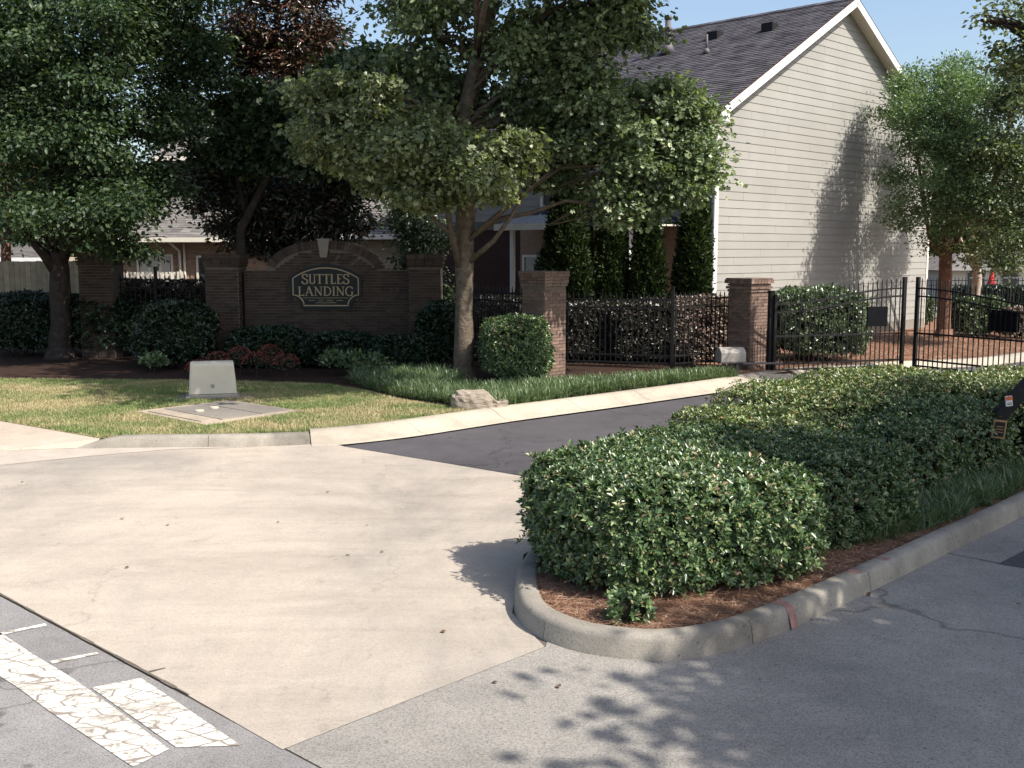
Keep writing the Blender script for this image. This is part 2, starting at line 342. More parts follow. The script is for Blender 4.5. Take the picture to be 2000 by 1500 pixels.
def leaves(name, pos, d, nrm, L, Wd, shape, mat, parent=None, origin=(0, 0, 0)):
    T, F = SH[shape]; N = len(pos)
    d = norm(d); side = norm(np.cross(nrm, d)); nn = np.cross(d, side)
    L = np.broadcast_to(np.asarray(L, float).reshape(-1, 1, 1), (N, 1, 1)); Wd = np.broadcast_to(np.asarray(Wd, float).reshape(-1, 1, 1), (N, 1, 1))
    v = pos[:, None, :] + d[:, None, :] * T[None, :, 0:1] * L + side[:, None, :] * T[None, :, 1:2] * Wd + nn[:, None, :] * T[None, :, 2:3] * L
    v = v.reshape(-1, 3) - np.array(origin)[None, :]
    f = (F[None, :, :] + (np.arange(N) * len(T))[:, None, None]).reshape(-1, F.shape[1])
    return link(name, raw_mesh(name, v, f, mat), parent)
def rdir(n):
    return norm(rng.normal(size=(n, 3)))
def wob(p, sc, seed=0.0):
    return (np.sin(p[:, 0] * sc + seed) * np.sin(p[:, 1] * sc * 1.13 + 1.7 + seed) + np.sin(p[:, 2] * sc * .93 + 2.1 * seed + p[:, 0] * sc * .4) * .6) / 1.6
def crown(name, lobes, nspray, per, sr, L, Wd, shape, mat, parent, origin, inner=.5, gap=-.45, gsc=1.9, seed=1.0, droop=.25, upw=.65):
    """lobes: (x,y,z,rx,ry,rz,weight)"""
    lb = np.array(lobes, float); nc = 10; big = np.repeat(lb, nc, 0); dd = rdir(len(big)); f = rng.uniform(.45, 1.10, len(big))[:, None]
    big[:, :3] += dd * big[:, 3:6] * f; big[:, 3:6] *= rng.uniform(.18, .46, (len(big), 1)) * np.array([[1.15, 1.15, .72]]); core = lb.copy(); core[:, 3:6] *= .72; core[:, 6] *= .45; big[:, 6] *= .85
    lb = np.concatenate([core, big]); w = (lb[:, 3] * lb[:, 5]) * lb[:, 6]; w /= w.sum()
    k = rng.choice(len(lb), nspray, p=w); d = rdir(nspray)
    r = (inner + (1 - inner) * np.sqrt(rng.random(nspray)))[:, None]
    c = lb[k, :3] + d * lb[k, 3:6] * r
    bump = wob(c, 3.3 / max(.5, lb[:, 3].mean() * .5), seed)
    c = lb[k, :3] + d * lb[k, 3:6] * r * (1 + .16 * bump[:, None])
    keep = (wob(c, gsc, seed * 3.1) > gap) & (wob(c, gsc * 2.7, seed * 1.7) > -.62); c = c[keep]; d = d[keep]; n = len(c)
    sp = norm(d * [1, 1, .5] + rng.normal(size=(n, 3)) * .5)
    P = np.repeat(c, per, 0); D = np.repeat(d, per, 0)
    off = rng.normal(size=P.shape) * np.array([1, 1, .42]) * (sr * rng.uniform(.5, 1.3, n).repeat(per))[:, None]
    P = P + off
    nr = norm(np.array([0, 0, upw])[None] + D * .45 + rng.normal(size=P.shape) * .5)
    dr = norm(off + rng.normal(size=P.shape) * sr * .7 + np.array([0, 0, -droop * sr * 2])[None])
    s = rng.uniform(.5, 1.35, len(P))
    return leaves(name, P, dr, nr, L * s, Wd * s, shape, mat, parent, origin)
def bezier(a, b, sag=.0, n=6, jit=.0):
    a = Vector(a); b = Vector(b); out = []
    for i in range(n + 1):
        t = i / n; p = a.lerp(b, t); p.z += sag * math.sin(math.pi * t)
        if 0 < i < n: p += Vector((random.uniform(-jit, jit), random.uniform(-jit, jit), random.uniform(-jit, jit)))
        out.append(p)
    return out
def tree(name, label, cat, base, trunk, lobes, limbs, leafspec, bark, group=None, twigs=True, skirt=None):
    """trunk: [(x,y,z,r)...] world; limbs: [[(x,y,z,r)...]...]; crown parts"""
    t = thing(name, base, 0, label, cat, group); o = Vector(base)
    def loc(pts): return [Vector(p[:3]) - o for p in pts], [p[3] for p in pts]
    p, r = loc(trunk)
    fl = []; fr = []
    for i in range(len(p) - 1):     # subdivide for an uneven trunk
        for q in range(3):
            f = q / 3; fl.append(p[i].lerp(p[i + 1], f) + Vector((random.uniform(-1, 1), random.uniform(-1, 1), 0)) * r[i] * .07); fr.append((r[i] * (1 - f) + r[i + 1] * f) * random.uniform(.95, 1.06))
    fl.append(p[-1]); fr.append(r[-1])
    m = MB().tube(fl, fr, 14, wob=.05)
    m.tube([fl[0] - Vector((0, 0, .15)), fl[0] + Vector((0, 0, .06)), fl[0] + Vector((0, 0, .28))], [r[0] * 1.6, r[0] * 1.3, r[0] * 1.01], 14, wob=.08)
    m.build('trunk', bark, t, True)
    for l in limbs:
        q, rr = loc(l); MB().tube(q, rr, 9, wob=.06).build('limb', bark, t, True)
    if twigs:
        m = MB(); top = [Vector(a) for a in p[1:]]
        for lb in lobes:
            c = Vector(lb[:3]) - o; s = min(top, key=lambda q: (q - c).length + (3 if q.z > c.z else 0))
            pts = bezier(s, c, .12 * (c - s).length, 5, .08); m.tube(pts, [max(.02, r[-1] * .6) * (1 - .12 * i) for i in range(6)], 6)
            for _ in range(7):
                e = c + Vector((random.gauss(0, .35) * lb[3], random.gauss(0, .35) * lb[4], random.gauss(0, .35) * lb[5]))
                m.tube(bezier(c.lerp(s, random.random() * .5), e, .1, 3, .05), [.02, .016, .012, .006], 4)
        m.build('branches', bark, t, True)
    for i, sp in enumerate(leafspec):
        crown('crown', sp.get('lobes', lobes), sp['n'], sp['per'], sp['sr'], sp['L'], sp['W'], sp['shape'], sp['mat'], t, base,
              sp.get('inner', .5), sp.get('gap', -.45), sp.get('gsc', 1.9), sp.get('seed', 1.0 + i), sp.get('droop', .25), sp.get('up', .65))
    return t
def LB(px, py, Y, rpx, rpy, ry=None, w=1):
    c = at(px, py, Y); s = Y / FPX
    return (c.x, c.y, c.z, rpx * s, (ry if ry else rpx * s * .9), rpy * s, w)

def shrub(name, label, cat, cx, cy, rx, ry, z0, z1, rz, n, L, Wd, mat, e=4, group=None, whorl=6, axis_up=.55, bump=.05, low=-.8, stems=True, stray=.0, seed=0.0):
    """rounded, clipped shrub: whorls of leaves over a twiggy inside"""
    t = thing(name, (cx, cy, z0), rz, label, cat, group); h = (z1 - z0) / 2; hz = h
    def shell(d, f=1.0):
        k = (np.abs(d[:, 0:1]) ** e + np.abs(d[:, 1:2]) ** e + np.abs(d[:, 2:3]) ** e) ** (1 / e)
        u = d / k
        g = norm(np.sign(u) * np.abs(u) ** (e - 1) / np.array([rx, ry, hz]))
        b = 1 + bump * wob(u * np.array([rx, ry, hz]), 5.0, seed) + bump * .6 * wob(u * np.array([rx, ry, hz]), 11.0, seed + 2)
        p = u * np.array([rx, ry, hz]) * b[:, None] * f
        return p, g
    # inside
    nu, nvv = 22, 12; ds = []
    for j in range(nvv + 1):
        ph = -math.pi / 2 + math.pi * j / nvv
        for i in range(nu):
            a = 2 * math.pi * i / nu; ds.append((math.cos(ph) * math.cos(a), math.cos(ph) * math.sin(a), math.sin(ph)))
    p, g = shell(np.array(ds), .80); p[:, 2] += h
    p[:, 2] = np.maximum(p[:, 2], .12 * h)
    fs = np.array([[j * nu + i, j * nu + (i + 1) % nu, (j + 1) * nu + (i + 1) % nu, (j + 1) * nu + i] for j in range(nvv) for i in range(nu)])
    link('inner_twigs', raw_mesh('inner_twigs', p, fs, M['inner'], True), t)
    if stems:
        m = MB()
        for _ in range(9):
            x = random.uniform(-.5, .5) * rx; y = random.uniform(-.5, .5) * ry
            m.tube([(x * .6, y * .6, -.02), (x, y, .5 * h), (x * 1.3, y * 1.3, 1.3 * h)], [.02, .015, .008], 5)
        m.build('stems', M['bark2'], t)
    # sample directions evenly on a box so that the flat faces get their share
    area = np.array([ry * hz, ry * hz, rx * hz, rx * hz, rx * ry * 1.15]); area = area / area.sum()
    fc = rng.choice(5, n, p=area); u = rng.uniform(-1, 1, (n, 2)); d = np.zeros((n, 3))
    for q in range(5):
        k = fc == q
        if q < 2: d[k, 0] = (1 if q == 0 else -1); d[k, 1:] = u[k]
        elif q < 4: d[k, 1] = (1 if q == 2 else -1); d[k, 0] = u[k, 0]; d[k, 2] = u[k, 1]
        else: d[k, 2] = 1; d[k, :2] = u[k]
    d = d[(d[:, 2] > low)]
    hole = wob(d * np.array([rx, ry, hz]) * 1.0, 17.0, seed + 5); d = d[(hole > -.55) | (rng.random(len(d)) < .35)]
    n = len(d); depth = 1 - rng.random(n) ** 2 * .19 + .02 * wob(d * np.array([rx, ry, hz]), 23.0, seed + 9) + rng.normal(size=n) * .012 + (rng.random(n) < stray) * rng.random(n) ** 2 * .10
    p, g = shell(d); p = p * depth[:, None]; p[:, 2] += h
    ax = norm(g + np.array([0, 0, axis_up]) + rng.normal(size=(n, 3)) * .35)
    a1 = norm(np.cross(ax, rdir(n))); a2 = np.cross(ax, a1)
    P, D, Nn = [], [], []
    ph0 = rng.random(n) * 6.28
    for q in range(whorl):
        th = ph0 + q * 6.28 / whorl * 1.0 + rng.normal(size=n) * .3; til = rng.uniform(.55, 1.25, n)
        rad = a1 * np.cos(th)[:, None] + a2 * np.sin(th)[:, None]
        dd = ax * np.cos(til)[:, None] + rad * np.sin(til)[:, None]
        P.append(p + rad * L * .12 - ax * L * .25 * rng.random(n)[:, None]); D.append(dd); Nn.append(norm(ax * np.sin(til)[:, None] - rad * np.cos(til)[:, None] + rng.normal(size=(n, 3)) * .2))
    P = np.concatenate(P); D = np.concatenate(D); Nn = np.concatenate(Nn); s = rng.uniform(.5, 1.3, len(P))
    leaves('foliage', P, D, Nn, L * s, Wd * s, 'blade', mat, t)
    return t
def tuft(name, pts, blades, L, Wd, mat, kind=None, label=None, cat=None, z=.12, spread=.7, parent=None):
    pts = np.array(pts, float); n = len(pts); P = np.repeat(pts, blades, 0); N = len(P)
    a = rng.random(N) * 6.283; til = rng.random(N) ** .7 * spread + .05
    d = np.stack([np.cos(a) * np.sin(til), np.sin(a) * np.sin(til), np.cos(til)], 1)
    P = P + np.stack([np.cos(a), np.sin(a), np.zeros(N)], 1) * .02 + np.stack([rng.normal(size=N) * .02, rng.normal(size=N) * .02, np.zeros(N)], 1)
    side = np.stack([-np.sin(a), np.cos(a), np.zeros(N)], 1); nr = np.cross(d, side)
    nr[nr[:, 2] < 0] *= -1
    s = rng.uniform(.6, 1.2, N)
    # arch: the strip template bows along its normal
    o = leaves(name, P, d, nr, L * s, Wd * s, 'strip' if L > .08 else 'needle', mat, parent)
    return tag(o, label, cat, None, kind)
def in_poly(p, poly):
    x, y = p[:, 0], p[:, 1]; c = np.zeros(len(p), bool); n = len(poly); j = n - 1
    for i in range(n):
        xi, yi = poly[i]; xj, yj = poly[j]
        t = ((yi > y) != (yj > y)) & (x < (xj - xi) * (y - yi) / ((yj - yi) if yj != yi else 1e-9) + xi); c ^= t; j = i
    return c
def scatter(poly, n):
    a = np.array(poly); lo, hi = a.min(0)[:2], a.max(0)[:2]; out = np.zeros((0, 2))
    while len(out) < n:
        p = rng.uniform(lo, hi, (n * 2, 2)); out = np.concatenate([out, p[in_poly(p, poly)]])
    return out[:n]
def with_z(p, z): return np.concatenate([p, np.full((len(p), 1), z)], 1)

# ================================================================== THE GROUND
sheet('ground', [(-300, -60), (300, -60), (300, 600), (-300, 600)], -.03, M['base'])
# raised land behind the kerb
edge = [(-14, 20.4), (-7.53, 15.62), (-5.48, 14.14), (-4.35, 14.3), (-2.95, 14.55), (-2.16, 14.93), (-.94, 16.28), (0, 17.0), (1.82, 18.85), (3.95, 20.6), (4.53, 21.03), (5.2, 21.75)]
bed_edge = [(5.9, 22.2), (8.3, 23.75), (10.46, 24.55), (12.1, 25.7), (16, 29.2)]
land = edge + bed_edge + [(44, 52), (44, 150), (-80, 150), (-80, 21)]
o = MB().prism(land, -.03, .115, bottom=False).build('terrain', M['bed'], fix=False); tag(o, kind='structure')
lawn_poly = [(-14, 20.4)] + edge[1:8] + [(.5, 17.35), (-.3, 17.15), (-1.05, 17.1), (-1.9, 18.0), (-2.6, 19.1), (-3.4, 20.0), (-5.5, 20.6), (-9, 20.6), (-14, 21.8)]
sheet('lawn', [(p[0], p[1] + (.0)) for p in lawn_poly], .120, M['soil'])
sheet('pine_straw_bed', [(4.0, 21.6), (5.2, 21.8)] + bed_edge + [(20, 33), (20, 39), (12, 40), (5, 31), (4.0, 26)], .120, M['straw'])
street = [(-5.0, 8.95), (-3.88, 7.89), (-2.0, 6.12), (-1.19, 5.36), (2.5, 1.9), (14, -9), (-40, -40), (-60, 12), (-9, 12.3), (-7, 10.8)]
apron = [(.22, 6.83), (.0, 7.5), (.1, 9.0), (.8, 10.6), (.26, 12.14), (-2.26, 14.19), (-2.5, 14.45), (-3.4, 14.3), (-5.0, 14.15), (-6.7, 13.9), (-14, 13.3), (-14, 12.3), (-9, 12.3), (-7, 10.8), (-5.0, 8.95), (-3.88, 7.89), (-2.0, 6.12), (-1.20, 5.36), (-.47, 6.12)]
sheet('street', street, .002, M['street'])
sheet('joint_gap', [(.3, 6.0), (.3, 8), (-.5, 8), (-2.2, 6.5), (-5.2, 9.3), (-5.6, 8.9), (-2.3, 5.9), (-1.3, 4.9), (-.3, 4.9)], .000, M['joint'])
def shrink(poly, d):
    return poly
sheet('apron', [(x + (.012 if i in (15, 16) else 0) + (-.004 if i in (0, 17, 18) else 0), y + (.012 if i in (15, 16) else 0)) for i, (x, y) in enumerate(apron)], .006, M['apron'])
drive = [(.222, 6.83), (-.468, 6.12), (-1.188, 5.37), (2.5, 1.92), (14, -9), (60, 10), (60, 30), (24, 24), (14, 20), (9.5, 16.5), (5.5, 11.2), (3.0, 9.5), (1.0, 7.8), (.3, 7.5)]
sheet('driveway', drive, .006, M['drive'])
sheet('asphalt_lane', [(-2.26, 14.17), (-1.42, 14.76), (0, 16.15), (1.73, 17.62), (3.8, 19.5), (5.3, 21.2), (6.1, 22.0), (8.4, 23.4), (10.5, 24.2), (12.2, 25.3), (16, 28.9), (24, 24.03), (14, 20.03), (9.5, 16.53), (5, 14), (2.6, 13.6), (.8, 10.62), (.28, 12.14)], .010, M['asphalt'])
sheet('gutter', [(-14, 12.2), (-6.72, 12.55), (-5.4, 13.45), (-4.5, 13.93), (-3.4, 14.12), (-5.0, 14.16), (-6.7, 13.95), (-14, 13.4)], .010, M['gutterc'])
sheet('asphalt_patch', [(4.06, 8.72), (4.3, 8.55), (5.6, 9.6), (5.2, 9.85)], .010, M['asphalt'])
sheet('road', [(13, 39), (60, 60), (60, 66), (14, 46)], .124, M['drive'])
# sidewalk wedge, sloping down to the gutter
m = MB(); m.quad((-14, 13.38, .012), (-6.68, 13.84, .012), (-5.6, 14.02, .015), (-5.48, 14.12, .12), (-7.53, 15.60, .122), (-14, 20.38, .122)); tag(m.build('pavement', M['walk'], fix=False), kind='structure')
# slab joints
def strip_joint(name, a, b, w, z, mat):
    a = Vector((*a, 0)); b = Vector((*b, 0)); n = max(2, int((b - a).length / .15)); m = MB(); d = (b - a).normalized(); r = Vector((-d.y, d.x, 0))
    for i in range(n):
        p = a.lerp(b, i / n); q = a.lerp(b, (i + 1) / n); w0 = w * random.uniform(.5, 1.3)
        m.quad((*(p - r * w0 / 2).xy, z), (*(q - r * w0 / 2).xy, z), (*(q + r * w0 / 2).xy, z), (*(p + r * w0 / 2).xy, z))
    return tag(m.build(name, mat, fix=False), kind='structure')
strip_joint('slab_joint', (3.70, 9.10), (4.22, 8.60), .014, .011, M['joint'])
strip_joint('slab_joint', (-3.9, 7.93), (-1.9, 6.05), .022, .011, M['joint'])
strip_joint('slab_joint', (-5.0, 9.0), (-3.9, 7.93), .022, .011, M['joint'])
strip_joint('slab_joint', (-2.25, 6.40), (-2.17, 6.46), .02, .012, M['joint'])
# crosswalk paint
def paintq(pts):
    m = MB(); m.quad(*[(*gp(x, y), .007) for x, y in pts]); tag(m.build('crosswalk_stripe', M['paint'], fix=False), kind='structure')
paintq([(-90, 1190), (0, 1237), (70, 1283), (132, 1320), (178, 1352), (245, 1400), (330, 1465), (260, 1500), (95, 1390), (45, 1352), (0, 1322), (-90, 1265)])
paintq([(-40, 1246), (88, 1219), (92, 1223), (-40, 1251)])
paintq([(97, 1293), (190, 1275), (193, 1279), (103, 1298)])
paintq([(178, 1345), (275, 1326), (345, 1372), (470, 1458), (345, 1462), (250, 1396)])

def sweep(path, prof, a0=0, a1=None):
    """profile (offset to the left of travel, z)"""
    m = MB(); P = [Vector((p[0], p[1], 0)) for p in path]; k = len(prof); zs = [p[2] if len(p) > 2 else 1 for p in path]
    for i, p in enumerate(P):
        d = (P[min(i + 1, len(P) - 1)] - P[max(i - 1, 0)]).normalized(); r = Vector((-d.y, d.x, 0))
        for o_, z in prof: m.v.append(tuple(p + r * o_ + Vector((0, 0, z * zs[i]))))
    for i in range(len(P) - 1):
        for j in range(k - 1): m.f.append((i * k + j, (i + 1) * k + j, (i + 1) * k + j + 1, i * k + j + 1))
    c0 = [m.v[j] for j in range(k)]; c1 = [m.v[(len(P) - 1) * k + j] for j in range(k)]
    m.quad(*c0); m.quad(*reversed(c1))
    return m
def resample(path, step):
    P = [Vector(p) for p in path]; out = []
    def cr(a, b, c, d, t): return .5 * ((2 * b) + (c - a) * t + (2 * a - 5 * b + 4 * c - d) * t * t + (3 * b - a - 3 * c + d) * t ** 3)
    for i in range(len(P) - 1):
        a, b, c, d = P[max(i - 1, 0)], P[i], P[i + 1], P[min(i + 2, len(P) - 1)]; n = max(1, int((c - b).length / step))
        for q in range(n): out.append(cr(a, b, c, d, q / n))
    out.append(P[-1]); return out
def kerb(name, path, prof, mat, seclen, gap=.008, step=.12):
    t = thing(name, (0, 0, 0), kind='structure'); pts = resample(path, step); L = 0; cur = [pts[0]]
    for i in range(1, len(pts)):
        L += (pts[i].xy - pts[i - 1].xy).length; cur.append(pts[i])
        if L > seclen or i == len(pts) - 1:
            if len(cur) > 1:
                c2 = [c.copy() for c in cur]; d = (c2[-1] - c2[-2]).normalized(); c2[-1] -= d * gap
                sweep([tuple(c) for c in c2], prof).build('kerb_section', mat, t, True)
            cur = [pts[i]]; L = 0
    return t
ph = 1.0
kerb('kerb', [(-5.85, 13.97, .06), (-5.6, 13.99, .45), (-5.3, 14.02, .9), (-5.0, 14.045, 1), (-4.29, 14.08, 1), (-3.42, 14.15, 1), (-2.95, 14.25, 1), (-2.72, 14.32, .95)],
     [(-.02, -.05), (0, .01), (.035, .115), (.055, .145), (.09, .155), (.20, .155), (.22, .14), (.23, -.02)], M['kerb'], 1.7)
kerb('roll_kerb', [(-2.712, 14.322, 1), (-2.3, 14.47, 1), (-1.46, 15.08, 1), (0.0, 16.5, 1), (1.73, 18.0, 1), (3.81, 19.9, 1), (4.4, 20.5, 1), (5.2, 21.4, 1), (6.0, 22.1, 1), (7.2, 22.95, 1)],
     [(-.14, .004), (-.12, .014), (0, .02), (.12, .06), (.24, .12), (.33, .148), (.46, .150), (.50, .13), (.51, -.02)], M['kerb_pale'], 1.6)
kerb('roll_kerb', [(5.9, 21.95, 1), (8.3, 23.5, 1), (10.46, 24.3, 1), (12.1, 25.45, 1), (16, 28.95, 1), (20, 33, 1)],
     [(-.14, .004), (-.12, .014), (0, .02), (.1, .1), (.2, .14), (.32, .150), (.34, -.02)], M['kerb_pale'], 2.4)
# island kerb (travel anticlockwise seen from above would put the bed on the left)
isl = [(2.9, 14.2), (1.9, 12.6), (1.0, 11.0), (.35, 9.5), (.06, 8.4), (.015, 7.75), (.06, 7.28), (.21, 6.97), (.45, 6.73), (.82, 6.60), (1.15, 6.63), (1.53, 6.83), (1.96, 7.2), (2.76, 8.0), (3.74, 9.02), (5.04, 10.36), (6.4, 11.9), (8.0, 14.0), (9.0, 15.6)]
kerb('island_kerb', [(*p, 1) for p in isl], [(-.015, -.02), (0, .01), (.02, .12), (.035, .145), (.06, .158), (.155, .16), (.175, .148), (.18, -.02)], M['kerb'], 1.55, .007, .10)
_q = resample([(*p, 0) for p in isl], .2); mulch = []
for i_, p_ in enumerate(_q):
    d_ = (_q[min(i_ + 1, len(_q) - 1)] - _q[max(i_ - 1, 0)]).normalized(); mulch.append((p_.x - d_.y * .12, p_.y + d_.x * .12))
sheet('island_bed', mulch + [(9.5, 17.5), (6.5, 18.6), (4.5, 16.8)], .128, M['straw'])
# red survey paint on the kerb
_k = resample([(*p, 0) for p in isl], .04)
for X_, n_ in ((1.93, 2), (2.66, 1), (3.02, 1)):
    i_ = min(range(len(_k)), key=lambda i: abs(_k[i].x - X_) + abs(_k[i].y - X_ - 5.3) * .3)
    pr_ = [(-.018, .01), (.017, .121), (.032, .147), (.058, .1605), (.150, .1625)] if n_ == 2 else [(.058, .1605), (.150, .1625)]
    pp_ = [tuple(_k[i_ + q])[:2] + (1,) for q in range(0, 3)]
    m = sweep(pp_, pr_); m.f = [f for f in m.f if len(f) == 4]; m.f = m.f[:2 * (len(pr_) - 1)]
    tag(m.build('kerb_paint_mark', M['redpaint'], fix=False), kind='structure')
m = MB(); q_ = [gp(x, y) for x, y in ((962, 981), (975, 985), (992, 984), (1003, 978), (990, 975), (975, 978))]
for a, b in zip(q_[:-1], q_[1:]): m.quad((a[0], a[1], .0075), (b[0], b[1], .0075), (b[0], b[1] + .035, .0075), (a[0], a[1] + .035, .0075))
tag(m.build('survey_paint_mark', M['faint'], fix=False), kind='structure')

# ------------------------------------------------------------------ brick things
BR = {}
def brick_mesh(mat, L=.194, H=.057, D=.05):
    key = (mat.name, round(L, 3), round(H, 3), round(D, 3))
    if key not in BR:
        m = MB(); b = .004
        m.hexa([(-L / 2, 0, -H / 2), (L / 2, 0, -H / 2), (L / 2, D, -H / 2), (-L / 2, D, -H / 2), (-L / 2, 0, H / 2), (L / 2, 0, H / 2), (L / 2, D, H / 2), (-L / 2, D, H / 2)])
        BR[key] = m.mesh('brick', mat)
    return BR[key]
class Bricker:
    """collects bricks on vertical faces; the first `limit` become parts, the rest one joined part"""
    def __init__(s, parent, mat, mats, limit=300): s.p = parent; s.mat = mat; s.ms = mats; s.n = 0; s.lim = limit; s.rest = MB()
    def put(s, L, H, loc, rz, roll=0, D=.05):
        if s.n < s.lim:
            o = link('brick', brick_mesh(s.mat, L, H, D), s.p, loc, (0, 0, 0)); s.n += 1
            o.rotation_euler = (0, roll, rz) if roll == 0 else (Matrix.Rotation(rz, 3, 'Z') @ Matrix.Rotation(roll, 3, 'Y')).to_euler()
        else:
            Rm = Matrix.Translation(loc) @ Matrix.Rotation(rz, 4, 'Z') @ Matrix.Rotation(roll, 4, 'Y')
            s.rest.hexa([Rm @ Vector(q) for q in [(-L / 2, 0, -H / 2), (L / 2, 0, -H / 2), (L / 2, D, -H / 2), (-L / 2, D, -H / 2), (-L / 2, 0, H / 2), (L / 2, 0, H / 2), (L / 2, D, H / 2), (-L / 2, D, H / 2)]])
    def face(s, a, rz, width, z0, z1, top=None, inset=-.012, order=None, holes=None):
        """a: start corner; u = dir rz; outward normal = u rotated -90"""
        u = Vector((math.cos(rz), math.sin(rz), 0)); nrm = Vector((math.sin(rz), -math.cos(rz), 0)); j = 0; z = z0; c = .067
        while z + c <= z1 + .001:
            x = -(.103 if j % 2 else 0)
            while x < width - .02:
                xa = max(x, 0) + .005; xb = min(x + .206, width) - .005
                if xb - xa > .04:
                    xm = (xa + xb) / 2
                    if top is None or z + c < min(top(xa), top(xb)):
                        if not (holes and holes(xm, z + c / 2)):
                            p = Vector(a) + u * xm + nrm * (-inset + random.uniform(-.002, .002)); p.z = z + c / 2 - .002
                            s.put(round(xb - xa, 2), .057, p, rz)
                x += .206
            z += c; j += 1
    def done(s):
        if s.rest.f: tag(s.rest.build('brickwork', s.ms, s.p), kind='stuff')
def pillar(loc, rz, w, h, label, mat, mats, group=None, caps=True, faces=(0, 3), corbel=True, limit=300):
    t = thing('brick_pillar', loc, rz, label, 'pillar', group); hw = w / 2; hb = h - .30
    m = MB().box(-hw, hw, -hw, hw, 0, h - .10); m.build('mortar_core', M['mortar'], t)
    B = Bricker(t, mat, mats, limit)
    F = {0: ((-hw, -hw, 0), 0), 1: ((hw, -hw, 0), math.pi / 2), 2: ((hw, hw, 0), math.pi), 3: ((-hw, hw, 0), -math.pi / 2)}
    for f in faces: B.face(F[f][0], F[f][1], w, 0, hb, inset=-.012)
    # corbelled cap: plain soldier band, then stepped courses
    z = hb
    for k, (e, hh) in enumerate([(.03, .062), (.055, .062), (.03, .05), (.075, .09), (.06, .03)] if corbel else [(.03, .06), (.045, .062), (.045, .062), (.06, .062), (.06, .05)]):
        he = hw + e
        for f in range(4):
            a = Matrix.Rotation(F[f][1], 3, 'Z') @ Vector((-he, -he, 0)); u = Vector((math.cos(F[f][1]), math.sin(F[f][1]), 0)); n = int(round(2 * he / (.10 if hh > .08 else .2))); stp = 2 * he / n
            for i in range(n):
                p = a + u * (stp * (i + .5)); p.z = z + hh / 2
                B.put(round(stp - .01, 3), round(hh - .009, 3), p, F[f][1], D=.09)
        z += hh
    MB().box(-hw - .05, hw + .05, -hw - .05, hw + .05, h - .11, h - .012).build('cap_mortar', M['mortar'], t)
    B.done(); return t

# sign wall ------------------------------------------------------------
SY = 24.4
sw = thing('sign_wall', (-4.25, SY, .115), 0, 'curved-top brown brick entrance wall that carries the black and gold name sign', 'brick wall')
def PXx(px, Y=SY): return (px - 1000) / FPX * Y * 1.0077
xl, xr = at(478, 600, SY).x + 4.25, at(800, 600, SY).x + 4.25
ax0, ax1 = at(521, 520, SY).x + 4.25, at(748, 520, SY).x + 4.25
zs = at(600, 527, SY).z - .115; zp = at(632, 470, SY).z - .115
def walltop(x):
    x += xl
    if x <= ax0 or x >= ax1: return zs
    u = (x - (ax0 + ax1) / 2) / ((ax1 - ax0) / 2); return zs + .06 + (zp - zs - .06) * (1 - abs(u) ** 2.3) ** .62
poly = [(xl, 0), (xr, 0)] + [(xl + q, walltop(q) - .012) for q in np.linspace(xr - xl, 0, 60)]
m = MB(); n = len(poly)
for yy in (0, .3): m.v += [(x, yy, z) for x, z in poly]
for k in range(n): m.f.append((k, (k + 1) % n, n + (k + 1) % n, n + k))
for t_ in geometry.tessellate_polygon([[Vector((x, z, 0)) for x, z in poly]]): m.f.append(tuple(t_)); m.f.append(tuple(n + q for q in reversed(t_)))
m.build('mortar_core', M['mortar'], sw)
B = Bricker(sw, M['brick'], M['brick_s'], 300)
# arch ring of bricks on edge first
q = 0.0; prev = None; pts = []
for x in np.linspace(ax0 - xl + .001, ax1 - xl - .001, 400): pts.append(Vector((x + xl, 0, walltop(x))))
acc = 0
for i in range(1, len(pts)):
    acc += (pts[i] - pts[i - 1]).length
    if acc > .073:
        d = (pts[i] - pts[i - 1]).normalized(); nr = Vector((-d.z, 0, d.x)) ; nr = -nr if nr.z < 0 else nr
        p = pts[i] - nr * .09; B.put(.062, .19, (p.x, -.022, p.z), 0, math.atan2(nr.x, nr.z), .34); acc = 0
def sighole(x, z):
    X = x + xl; sx = at(637, 560, SY).x + 4.25
    return abs(X - sx) < .66 and at(0, 588, SY).z - .115 < z < at(0, 535, SY).z - .115
def inner_top(x):
    X = x + xl
    return walltop(x) - (.19 if ax0 < X < ax1 else 0)
B.face((xl, 0, 0), 0, xr - xl, .5, 3.2, top=inner_top, holes=sighole)
B.face((xl, 0, 0), 0, xr - xl, 0, .5, top=inner_top)
B.done()
kx = at(632, 480, SY).x + 4.25; k0, k1 = at(0, 503, SY).z - .115, at(0, 466, SY).z - .115
MB().hexa([(kx - .075, -.06, k0), (kx + .075, -.06, k0), (kx + .075, .1, k0), (kx - .075, .1, k0), (kx - .14, -.06, k1), (kx + .14, -.06, k1), (kx + .14, .33, k1), (kx - .14, .33, k1)]).build('keystone', M['stone'], sw, bevel=.01)
pillar((at(441, 600, SY).x, SY + .1, .115), 0, .74, 2.42, 'brown brick pillar at the left end of the sign wall', M['brick'], M['brick_s'], 'brick pillars of the entrance', corbel=False, faces=(0, 1))
pillar((at(832, 600, SY).x, SY + .1, .115), 0, .70, 2.42, 'brown brick pillar at the right end of the sign wall behind the maple trunk', M['brick'], M['brick_s'], 'brick pillars of the entrance', corbel=False, faces=(0, 3))
pillar((at(201, 600, 25.5).x, 25.5, .115), 0, .78, 2.45, 'dark shaded brick pillar between board fence and iron fence at far left', M['brick'], M['brick_s'], 'brick pillars of the entrance', corbel=False, faces=(0,))
p1 = Vector((.63, 21.2, .115))
pillar(p1, R(45), .60, 2.10, 'rose brick pillar beside the clipped round shrub and maple', M['brick_p'], M['brick_ps'], 'brick pillars of the entrance', corbel=False)
p2 = Vector((5.0, 22.75, .115))
